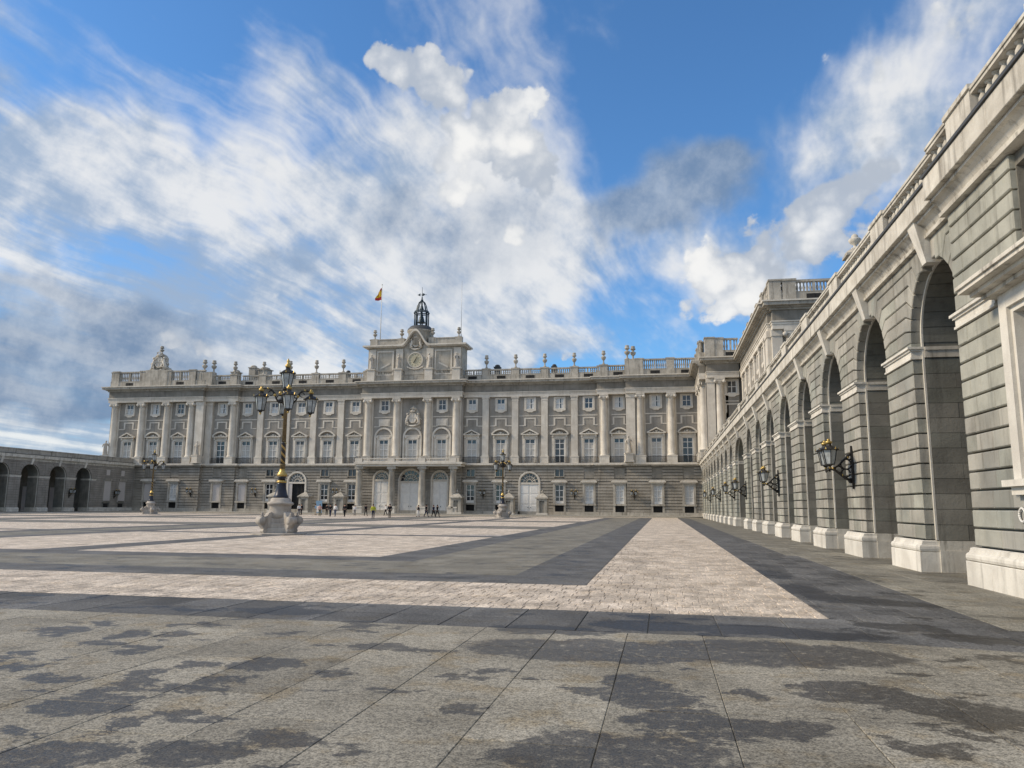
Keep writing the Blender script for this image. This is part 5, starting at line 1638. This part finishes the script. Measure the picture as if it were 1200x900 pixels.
def lamp_post(loc, rot, label):
    t = thing('lamp_post', label, 'lamp post', loc, rot, 'ornate lamp posts on the square')
    m = MB(); m.lathe([(1.5, 0), (1.5, .07), (1.4, .10)], 8, (0, 0, 0), False, True, PI / 8); b = m.build('base', lampst, t, False)
    # steps between the four scrolls
    m = MB()
    for i, (r, z0, z1) in enumerate(((.95, .10, .36), (.84, .363, .62), (.74, .623, .90))): m.lathe([(r * 1.1, z0), (r * 1.1, z1 - .04), (r * 1.06, z1)], 4, (0, 0, 0), False, True, PI / 4)
    m.build('step', lampst, b, False, kind='stuff')
    for k in range(4):
        a = PI / 4 + PI / 2 * k
        m = MB()
        pr = [(.56, .08), (1.02, .08), (1.08, .20), (1.04, .32), (1.14, .44), (1.26, .58), (1.32, .76), (1.28, .92), (1.12, .97), (.94, .93), (.84, 1.02), (.76, 1.16), (.62, 1.22), (.50, 1.14)]
        m.prism(pr, -.17, .17, 'xz', .03)
        m.lathe([(0, -.24), (.20, -.24), (.22, -.2), (.22, .2), (.20, .24), (0, .24)], 10, (0, 0, 0), True, False)
        for i in range(len(m.v) - 60, len(m.v)):
            x, y, z = m.v[i]; m.v[i] = (1.14 + x, z, .76 + y)
        m.lathe([(.12, .965), (.14, 1.0), (.05, 1.06), (.09, 1.12), (0, 1.2)], 8, (1.08, 0, 0))
        for i, (x, y, z) in enumerate(m.v): m.v[i] = (x * math.cos(a) - y * math.sin(a), x * math.sin(a) + y * math.cos(a), z)
        m.build('scroll', lampst, b, False)
    m = MB(); m.lathe([(.62, .9), (.59, 1.2), (.56, 1.5), (.60, 1.56), (.70, 1.62), (.71, 1.70), (.64, 1.74), (.55, 1.78), (.53, 1.92), (.44, 1.97)], 22); m.build('drum', lampst, t, False)
    m = MB(); m.lathe([(.40, 1.97), (.41, 2.03), (.34, 2.15), (.27, 2.45), (.24, 2.7), (.25, 2.78)], 16); m.build('bell_foot', navy, t, False)
    m = MB(); m.lathe([(.25, 2.78), (.29, 2.84), (.25, 2.9), (.20, 2.93)], 16); m.build('gilt_ring', gold, t, False)
    m = MB(); m.lathe([(.20, 2.93), (.18, 3.05), (.26, 3.13)], 16); m.build('neck', navy, t, False)
    m = MB(); m.lathe([(.26, 3.13), (.29, 3.22), (.22, 3.34), (.16, 3.42), (.15, 3.55)], 16); m.build('gilt_collar', gold, t, False)
    m = MB(); m.lathe([(.145, 3.55), (.14, 3.75), (.17, 3.78), (.15, 3.82)], 16); m.build('sleeve', bronze, t, False)
    m = MB(); m.lathe([(.135, 3.82), (.125, 4.9), (.15, 4.93), (.15, 5.0), (.12, 5.03)], 14); m.build('spiral_shaft', spiral, t, False)
    m = MB(); m.lathe([(.12, 5.03), (.10, 7.0), (.13, 7.05), (.16, 7.12), (.13, 7.2), (.11, 7.4)], 14); m.build('shaft', bronze, t, False)
    m = MB(); m.lathe([(.15, 7.1), (.26, 7.25), (.30, 7.5), (.22, 7.75), (.16, 7.85), (.20, 7.95), (.30, 8.0), (.12, 8.06)], 12); m.build('bracket_boss', iron, t, False)
    for k in range(4):
        a = .32 + PI / 2 * k
        m = MB()
        P = [(.12, 7.25), (.38, 7.22), (.54, 7.42), (.64, 7.72), (.82, 7.92), (1.08, 7.96), (1.34, 7.90)]
        m.tube([(r * math.cos(a), r * math.sin(a), z) for r, z in P], [.06, .06, .05, .05, .045, .045, .05], 6)
        for cx, cz, rr in ((.36, 7.46, .15), (.84, 7.72, .13)):
            m.tube([((cx + rr * math.cos(q * .5)) * math.cos(a), (cx + rr * math.cos(q * .5)) * math.sin(a), cz + rr * math.sin(q * .5)) for q in range(11)], .03, 5)
        m.tube([(1.34 * math.cos(a), 1.34 * math.sin(a), 7.62), (1.34 * math.cos(a), 1.34 * math.sin(a), 8.0)], .035, 5)
        arm = m.build('arm', iron, t, False)
        m = MB()
        m.ball((.62 * math.cos(a), .62 * math.sin(a), 7.62), .09, 6); m.ball((1.0 * math.cos(a), 1.0 * math.sin(a), 7.98), .07, 6); m.ball((.32 * math.cos(a), .32 * math.sin(a), 7.75), .12, 6)
        m.build('gilt_leaves', gold, arm, False, kind='stuff')
        WP[arm.name] = Vector((0, 0, 0))
        lantern(t, (1.34 * math.cos(a), 1.34 * math.sin(a), 6.72), .78)
    lantern(t, (0, 0, 8.06), .84)
    m = MB(); m.lathe([(.08, 9.28), (.12, 9.4), (.05, 9.48), (.10, 9.58), (.04, 9.68), (.0, 9.76)], 8); m.build('finial', gold, t, False)
    return t


lp1 = lamp_post((-20.5, 39.6, 0), .25, 'tall black and gold lamp post on a scrolled stone base, nearest the camera')
lp2 = copy_tree(lp1, None, (-22.1, 108, 0), .6, 'ornate lamp post standing far back, in front of the white arched door')
lp3 = copy_tree(lp1, None, (-75.4, 105, 0), .1, 'ornate lamp post standing far back at the left, before the left pavilion')


# ------------------------------------------------------------------ lanterns on brackets
def bracket_lamp(reach, loc, rot, label, group):
    """a pierced iron bracket with two lanterns; built reaching towards -y from the wall at y=0"""
    t = thing('wall_lantern', label, 'wall lantern', loc, rot, group)
    m = MB()
    m.prism([(-.07, -.62), (0, -.85), (.07, -.62), (.10, 0), (.07, .55), (0, .85), (-.07, .55), (-.10, 0)], -.08, 0, 'xz')
    m.tube([(0, -.05, -.55), (0, -.35 * reach, -.42), (0, -.7 * reach, -.12), (0, -1.0 * reach, -.02)], [.07, .055, .05, .045], 6)
    m.tube([(0, -.05, .55), (0, -.25 * reach, .40), (0, -.55 * reach, .10), (0, -.85 * reach, -.05)], [.05, .045, .04, .04], 6)
    for (y, z, r) in ((-.28, .12, .20), (-.30, -.22, .16), (-.58, -.08, .13), (-.15, .40, .10), (-.13, -.52, .08)):
        m.tube([(0, y * reach + r * math.cos(q * .6), z + r * math.sin(q * .6)) for q in range(11)], .032, 5)
    m.build('bracket', iron, t, False)
    m = MB()
    for y, z in ((-.45, -.32), (-.8, -.04), (-.2, .4)): m.ball((0, y * reach, z), .06, 6)
    m.build('gilt_leaves', gold, t, False, kind='stuff')
    m = MB(); m.tube([(-.40, -1.0 * reach, -.02), (-.34, -1.0 * reach, -.16), (0, -.97 * reach, -.08), (.34, -1.0 * reach, -.16), (.40, -1.0 * reach, -.02)], .04, 6); m.build('cross_arm', iron, t, False)
    for sx in (-1, 1): lantern(t, (sx * .40, -1.0 * reach, .10), .70, zs=.58)
    return t


ga = 'lanterns along the arcade'
ys = [32.6, 52.6, 72.6, 83.7, 103.7, 123.7]
lb_ = ['large twin wall lantern on black bracket, nearest on the right arcade', 'twin wall lantern on the arcade, second from the camera', 'twin wall lantern on the arcade pier just before the wide arch',
       'twin wall lantern on the arcade pier just beyond the wide arch', 'small dark wall lantern far along the arcade, second from the palace', 'smallest wall lantern on the arcade, nearest the palace']
proto = bracket_lamp(.95, (XR - .01, ys[0], 3.25), -PI / 2, lb_[0], ga)
for y, l in zip(ys[1:], lb_[1:]): copy_tree(proto, None, (XR - .01, y, 3.25), -PI / 2, l)
fp = bracket_lamp(.8, (-34.5 * 1.01, 150.99, 3.9), 0, 'twin iron wall lantern on the palace front, left of the distant lamp post', 'lanterns on the palace front')
for x, y, l in ((-16.7, 150.99, 'twin iron wall lantern on the palace front between the white arched door and right pavilion'), (-6.1 + .9, 149.79, 'twin iron wall lantern on the right pavilion, beside its left window'),
                (-65.9, 150.99, 'twin iron wall lantern on the palace front, left of the porch'), (-84.0, 150.99, 'twin iron wall lantern on the palace front, left of the dark archway'), (-98.3, 149.79, 'twin iron wall lantern on the left pavilion')):
    copy_tree(fp, None, (x, y, 3.9), 0, l)
for y, l in ((143.8, 'iron wall lantern between the two shuttered windows at the far left'), (131.2, 'iron wall lantern on a pier of the left arcade')):
    copy_tree(fp, None, (XL + .01, y, 3.4), PI / 2, l)


# ------------------------------------------------------------------ sentry boxes
def booth(loc, label):
    t = thing('sentry_box', label, 'sentry box', loc, 0, 'stone sentry boxes before the palace')
    m = MB(); m.box(-1.1, 1.1, -1.1, 1.1, 0, .35); m.build('base', lime, t, False)
    m = MB()
    m.box(-1.0, -.55, -1.0, 1.0, .35, 3.0); m.box(.55, 1.0, -1.0, 1.0, .35, 3.0); m.box(-.549, .549, .5, 1.0, .35, 3.0); m.box(-.549, .549, -1.0, .499, 2.55, 3.0)
    m.build('walls', limew, t, False)
    m = MB(); m.prism([(-.40, .36), (.40, .36), (.40, 2.1)] + [(.4 * math.cos(PI * i / 8), 2.1 + .4 * math.sin(PI * i / 8)) for i in range(1, 8)] + [(-.40, 2.1)], -.80, -.76, 'xz'); m.build('niche', frieze, t, False)
    m = MB(); m.box(-.549, -.41, -.95, -.6, .36, 2.549); m.box(.41, .549, -.95, -.6, .36, 2.549); m.build('door_jamb', limew, t, False, kind='stuff')
    m = MB(); m.box(-1.25, 1.25, -1.25, 1.25, 3.003, 3.25); m.lathe([(1.65, 3.253), (.95, 3.7), (.30, 4.0), (.14, 4.05)], 4, (0, 0, 0), False, True, PI / 4)
    m.lathe([(.14, 4.05), (.10, 4.15), (.22, 4.3), (.18, 4.5), (0, 4.72)], 8); m.build('roof', limew, t, False)
    return t


b0 = booth((-39.2, 147.4, .14), 'stone sentry box with a small pyramid roof, just right of the porch')
for x, l in ((-63.4, 'stone sentry box just left of the porch'), (-28.9, 'stone sentry box on the left of the white arched door'), (-22.4, 'stone sentry box on the right of the white arched door'),
             (-70.9, 'stone sentry box on the right of the dark archway'), (-77.6, 'stone sentry box left of the dark archway, behind the near lamp post')):
    copy_tree(b0, None, (x, 147.4, .14), None, l)


# ------------------------------------------------------------------ statues, flag, mast
def robed(name, label, loc, h, rot, seed, group=None, parent=None):
    """a standing stone figure in a cloak, on its block"""
    r = random.Random(seed)
    k = h / 2.6
    m = MB()
    N = 12
    prof = [(0, .42, .34), (.12, .44, .36), (.6, .36, .30), (1.1, .33, .26), (1.45, .31, .24), (1.62, .26, .20), (1.9, .36, .24), (2.06, .38, .22), (2.16, .22, .18), (2.22, .11, .11), (2.28, .10, .10), (2.34, .13, .14), (2.46, .155, .17), (2.58, .12, .14), (2.64, .03, .03)]
    rings = []
    for z, rx, ry in prof:
        sway = .06 * math.sin(z * 1.6 + seed)
        ring = []
        for i in range(N):
            a = 2 * PI * i / N
            f = 1 + (.10 * math.sin(4 * a + seed) if z < 1.5 else 0)
            ring.append(m.pt((k * (rx * f * math.cos(a) + sway), k * ry * f * math.sin(a), k * z)))
        rings.append(ring)
    for A_, B_ in zip(rings, rings[1:]):
        for i in range(N): m.idx([A_[i], A_[(i + 1) % N], B_[(i + 1) % N], B_[i]], True)
    m.idx(rings[0][::-1]); m.idx(rings[-1])
    for sx in (-1, 1):
        up = r.uniform(.1, .5) if sx > 0 else -.1
        m.tube([(k * sx * .33, 0, k * 2.02), (k * sx * .50, -k * .05, k * 1.70), (k * sx * (.38 + .12 * up), -k * .34, k * (1.55 + up * .5))], [k * .12, k * .10, k * .07], 7)
    m.tube([(k * .46, -k * .36, k * .3), (k * .44, -k * .36, k * 2.5)], k * .03, 5)
    if parent is not None:
        o = m.build(name, statst, parent, False, at=Vector(loc) - WP[parent.name]); o.rotation_euler = (0, 0, rot); return o
    t = thing(name, label, 'statue', loc, rot, group)
    q = MB(); q.box(-.75, .75, -.6, .6, 0, 1.55); q.box(-.85, .85, -.7, .7, .0, .3); q.box(-.85, .85, -.7, .7, 1.553, 1.75); q.build('pedestal', lime, t, False)
    m.build('figure', statst, t, False, at=(0, 0, 1.75))
    return t


robed('statue', 'stone statue of a robed figure at the corner of the right pavilion', (-6.0, 148.9, 10.14), 3.3, .2, 1, 'statues on the ledge')
robed('statue', 'stone statue of a robed figure at the right corner of the left pavilion', (-97.0, 148.9, 10.14), 2.9, -.2, 2, 'statues on the ledge')
robed('statue', 'stone statue at the outer left end of the left pavilion, seen against the sky', (-119.6 + .3, 149.2, 10.16), 3.2, .4, 3, 'statues on the ledge')
for u, sd in ((-58.6, 4), (-52.75, 5), (-46.2, 6), (-40.4, 7)):
    robed('statue', '', (u, 149.35, 29.46), 3.1, sd, sd, parent=PAL)

t = thing('flag', 'red and yellow flag hanging from a white pole on the clock storey', 'flag', (-57.4, 150.6, 34.5))
m = MB(); m.tube([(0, 0, 0), (0, 0, 13.4)], [.10, .06], 7); m.ball((0, 0, 13.45), .14, 8); m.build('pole', white, t, False)
red = plain('flag_red', (.45, .03, .035), .8, var=.06); yel = plain('flag_yellow', (.75, .47, .04), .8, var=.05)
FN = 14
def fpt(i, f):      # i down the hoist, f away from the pole: the cloth hangs in folds to the left
    u, v = i / FN, f
    x = -.05 - 1.2 * v * (.35 + .65 * min(1, u * 1.6 + .1)) + .18 * math.sin(u * 7 + v * 5) * v
    y = .22 * math.sin(v * 9 + u * 3) * (.3 + v)
    z = 13.1 - 3.0 * u - 1.0 * v * (1 - u) - .15 * v
    return (x, y, z)
for nm, f0, f1, mt in (('red_stripe', 0, .22, red), ('yellow_stripe', .22, .74, yel), ('red_stripe', .74, 1.0, red)):
    m = MB(); K = 10
    # the stripes run away from the pole; the drooping cloth turns them nearly upright
    G = [[m.pt(fpt(FN * (f0 + (f1 - f0) * a / 5), b / K)) for b in range(K + 1)] for a in range(6)]
    for a in range(5):
        for b in range(K): m.idx([G[a][b], G[a][b + 1], G[a + 1][b + 1], G[a + 1][b]], True)
    m.build(nm, mt, t, False, fix=False)
t = thing('mast', 'thin grey lightning mast at the right end of the clock storey', 'mast', (-39.9, 150.6, 36.0))
m = MB(); m.tube([(0, 0, 0), (0, 0, 6), (0, 0, 12)], [.06, .045, .03], 6); m.build('pole', plain('grey_metal', (.42, .43, .44), .45, .6), t, False)
m = MB(); m.box(-.18, .18, -.18, .18, 0, .12); m.lathe([(.10, .12), (.07, .5)], 8); m.build('foot', lead, t, False)


# ------------------------------------------------------------------ people
def skin(verts, edges, radii, mat, name, parent, sub=1, root=0):
    me = bpy.data.meshes.new(name); me.from_pydata(verts, edges, [])
    o = bpy.data.objects.new(name, me); col.objects.link(o)
    sk = o.modifiers.new('skin', 'SKIN')
    for i, r in enumerate(radii):
        me.skin_vertices[0].data[i].radius = r if isinstance(r, tuple) else (r, r)
    me.skin_vertices[0].data[root].use_root = True
    sb = o.modifiers.new('sub', 'SUBSURF'); sb.levels = sub; sb.render_levels = sub
    dg = bpy.context.evaluated_depsgraph_get()
    nm = bpy.data.meshes.new_from_object(o.evaluated_get(dg))
    nm.name = name
    o.modifiers.clear(); old = o.data; o.data = nm; bpy.data.meshes.remove(old)
    nm.materials.clear(); nm.materials.append(mat)
    nm.polygons.foreach_set('use_smooth', [True] * len(nm.polygons))
    o.parent = parent
    return o


def cloth(name, c): return MATS.get(name) or plain(name, c, .85, var=.18, scale=14, spec=.2)


skinm = cloth('skin', (.42, .26, .19)); hairs = {'dark': cloth('dark_hair', (.02, .014, .01)), 'brown': cloth('brown_hair', (.09, .05, .03)), 'grey': cloth('grey_hair', (.3, .29, .28))}
CL = {'black': (.016, .016, .02), 'white': (.68, .68, .68), 'hivis': (.55, .56, .06), 'navy': (.02, .028, .06), 'grey': (.16, .16, .17), 'pink': (.55, .34, .30), 'blue': (.16, .27, .42), 'jeans': (.05, .07, .12), 'beige': (.42, .36, .28), 'olive': (.08, .085, .05)}


def person(x, y, face, label, top, legs, stride=.0, h=1.72, hair='dark', coat=False, arm=0.0, group='people before the palace', z=0.0):
    t = thing('person', label, 'person', (x, y, z), face, group)
    k = h / 1.72
    s = stride
    hip, kn, an = .90, .48, .08
    V = {'pel': (0, 0, .95), 'bel': (0, 0, 1.10), 'che': (0, -.01, 1.30), 'nkb': (0, 0, 1.45), 'nk': (0, -.01, 1.52), 'hd': (0, -.02, 1.62), 'top': (0, -.01, 1.70)}
    for sd, n in ((-1, 'l'), (1, 'r')):
        q = s * sd
        V['hip' + n] = (sd * .09, 0, hip); V['kn' + n] = (sd * .10, -.02 - q * .5 - abs(s) * .08, kn + abs(s) * .02); V['an' + n] = (sd * .10, .02 - q * .95, an + (0 if q > 0 else abs(s) * .10)); V['to' + n] = (sd * .115, -.15 - q * .95, .035 + (0 if q > 0 else abs(s) * .06))
        V['sh' + n] = (sd * .18, 0, 1.42); V['el' + n] = (sd * .25, .03 + q * .28, 1.15); V['wr' + n] = (sd * .24, -.07 + q * .5 - arm * .22, .92 + arm * .22); V['ha' + n] = (sd * .235, -.10 + q * .55 - arm * .28, .84 + arm * .25)
    keys = list(V); I = {a: i for i, a in enumerate(keys)}
    pts = [tuple(c * k for c in V[a]) for a in keys]
    E = [('pel', 'bel'), ('bel', 'che'), ('che', 'nkb'), ('nkb', 'nk'), ('nk', 'hd'), ('hd', 'top')]
    for n in 'lr': E += [('pel', 'hip' + n), ('hip' + n, 'kn' + n), ('kn' + n, 'an' + n), ('an' + n, 'to' + n), ('nkb', 'sh' + n), ('sh' + n, 'el' + n), ('el' + n, 'wr' + n), ('wr' + n, 'ha' + n)]
    RR = {'pel': (.15, .10), 'bel': (.14, .10), 'che': (.165, .11), 'nkb': (.10, .08), 'nk': .052, 'hd': (.075, .095), 'top': (.055, .07)}
    for n in 'lr': RR.update({'hip' + n: .085, 'kn' + n: .058, 'an' + n: .042, 'to' + n: .035, 'sh' + n: .062, 'el' + n: .045, 'wr' + n: .03, 'ha' + n: .033})
    f = lambda r, g: tuple((a + g) * k for a in r) if isinstance(r, tuple) else ((r + g) * k, (r + g) * k)
    ed = [(I[a], I[b]) for a, b in E]
    b = skin(pts, ed, [f(RR[a], 0) for a in keys], skinm, 'body', t)
    def part(names, g, mat, nm, root, ext={}):
        kk = [a for a in keys if a in names]; J = {a: i for i, a in enumerate(kk)}
        ee = [(J[a], J[c]) for a, c in E if a in J and c in J]
        return skin([tuple(c * k for c in V[a]) for a in kk], ee, [f(ext.get(a, RR[a]), g) for a in kk], mat, nm, t, 1, J[root])
    part(['pel', 'bel', 'che', 'nkb', 'shl', 'shr', 'ell', 'elr', 'wrl', 'wrr'] + (['hipl', 'hipr'] if coat else []), .022, cloth(top + '_cloth', CL[top]), 'coat' if coat else 'top', 'pel')
    part(['pel', 'hipl', 'hipr', 'knl', 'knr', 'anl', 'anr'], .014, cloth(legs + '_cloth', CL[legs]), 'trousers', 'pel')
    for n in 'lr': part(['an' + n, 'to' + n], .016, cloth('shoe_leather', (.03, .026, .024)), 'shoe', 'an' + n)
    m = MB(); m.ball((0, .012 * k, 1.655 * k), .108 * k, 10, .92, 1.05, 1.0); m.build('hair', hairs[hair], t, False)
    m = MB(); m.ball((0, -.108 * k, 1.605 * k), .018 * k, 6); m.build('nose', skinm, t, False)
    return t


person(-34.6, 90.5, .5, 'person in a yellow high visibility vest and dark trousers standing alone', 'hivis', 'navy', .05, 1.74, 'dark')
person(-44.3, 121.5, -1.2, 'person in a white shirt and dark trousers walking in front of the left white door', 'white', 'black', .28, 1.74, 'brown', arm=.3)
person(-35.0, 97.5, .2, 'person all in black walking before the great middle door', 'black', 'black', .2, 1.8, 'dark', coat=True)
person(-36.2, 113.5, -1.0, 'person in a black jacket and pale trousers right of the middle door', 'black', 'white', .24, 1.70, 'dark')
person(-33.9, 110.0, 1.3, 'person in dark clothes, left one of the three walking together', 'black', 'navy', .3, 1.78, 'dark', coat=True)
person(-32.9, 110.4, 1.3, 'person in dark clothes, middle one of the three walking together', 'navy', 'black', .26, 1.74, 'brown')
person(-32.2, 110.0, 1.3, 'person in dark clothes, right one of the three walking together', 'black', 'black', .3, 1.76, 'dark')
person(-55.6, 113.5, .8, 'person with a white bag and dark clothes at the dark archway', 'white', 'navy', .1, 1.70, 'dark', arm=.5)
person(-56.4, 116, -.4, 'person in black standing at the dark archway beside the lamp post', 'black', 'black', .05, 1.78, 'dark')
person(-54.0, 116, 2.0, 'person in a blue top beside the sentry box at the dark archway', 'blue', 'beige', .1, 1.76, 'brown')
person(-48.9, 106.5, .3, 'person in a pinkish brown top left of the group of three', 'pink', 'olive', .1, 1.70, 'brown')
person(-46.6, 105, .1, 'person in dark clothes, left one of the three left of the porch', 'black', 'navy', .2, 1.72, 'dark')
person(-45.2, 103.5, -.2, 'person in a white top and jeans, middle of the three left of the porch', 'white', 'jeans', .15, 1.74, 'brown')
person(-44.0, 104.0, 0, 'person in a black coat, right one of the three left of the porch', 'black', 'black', .18, 1.78, 'dark', coat=True)
person(-44.6, 113.5, 1.1, 'person in dark clothes beside the sentry box left of the porch', 'black', 'black', .22, 1.76, 'dark')
person(-47.4, 116.0, 0.3, 'person in a white top in front of the sentry box left of the porch', 'white', 'grey', .1, 1.62, 'brown')
person(-53.0, 118.0, 0.3, 'person in black standing just right of the dark archway', 'black', 'black', .05, 1.74, 'dark', coat=True)


# ------------------------------------------------------------------ small things before the palace
t = thing('information_board', 'blue and white upright information board beside the dark archway', 'board', (-54.6, 118.5, 0), .15)
m = MB(); m.box(-.5, .5, -.04, .04, .35, 2.3); m.build('panel', plain('board_blue', (.20, .33, .46), .45, var=.1), t, False)
m = MB(); m.box(-.42, .42, -.05, -.042, .5, 1.45); m.build('print', plain('board_white', (.72, .70, .66), .5, var=.1), t, False)
m = MB(); m.box(-.5, -.44, -.06, .06, 0, .349); m.build('leg', iron, t, False)
m = MB(); m.box(.44, .5, -.06, .06, 0, .349); m.build('leg', iron, t, False)
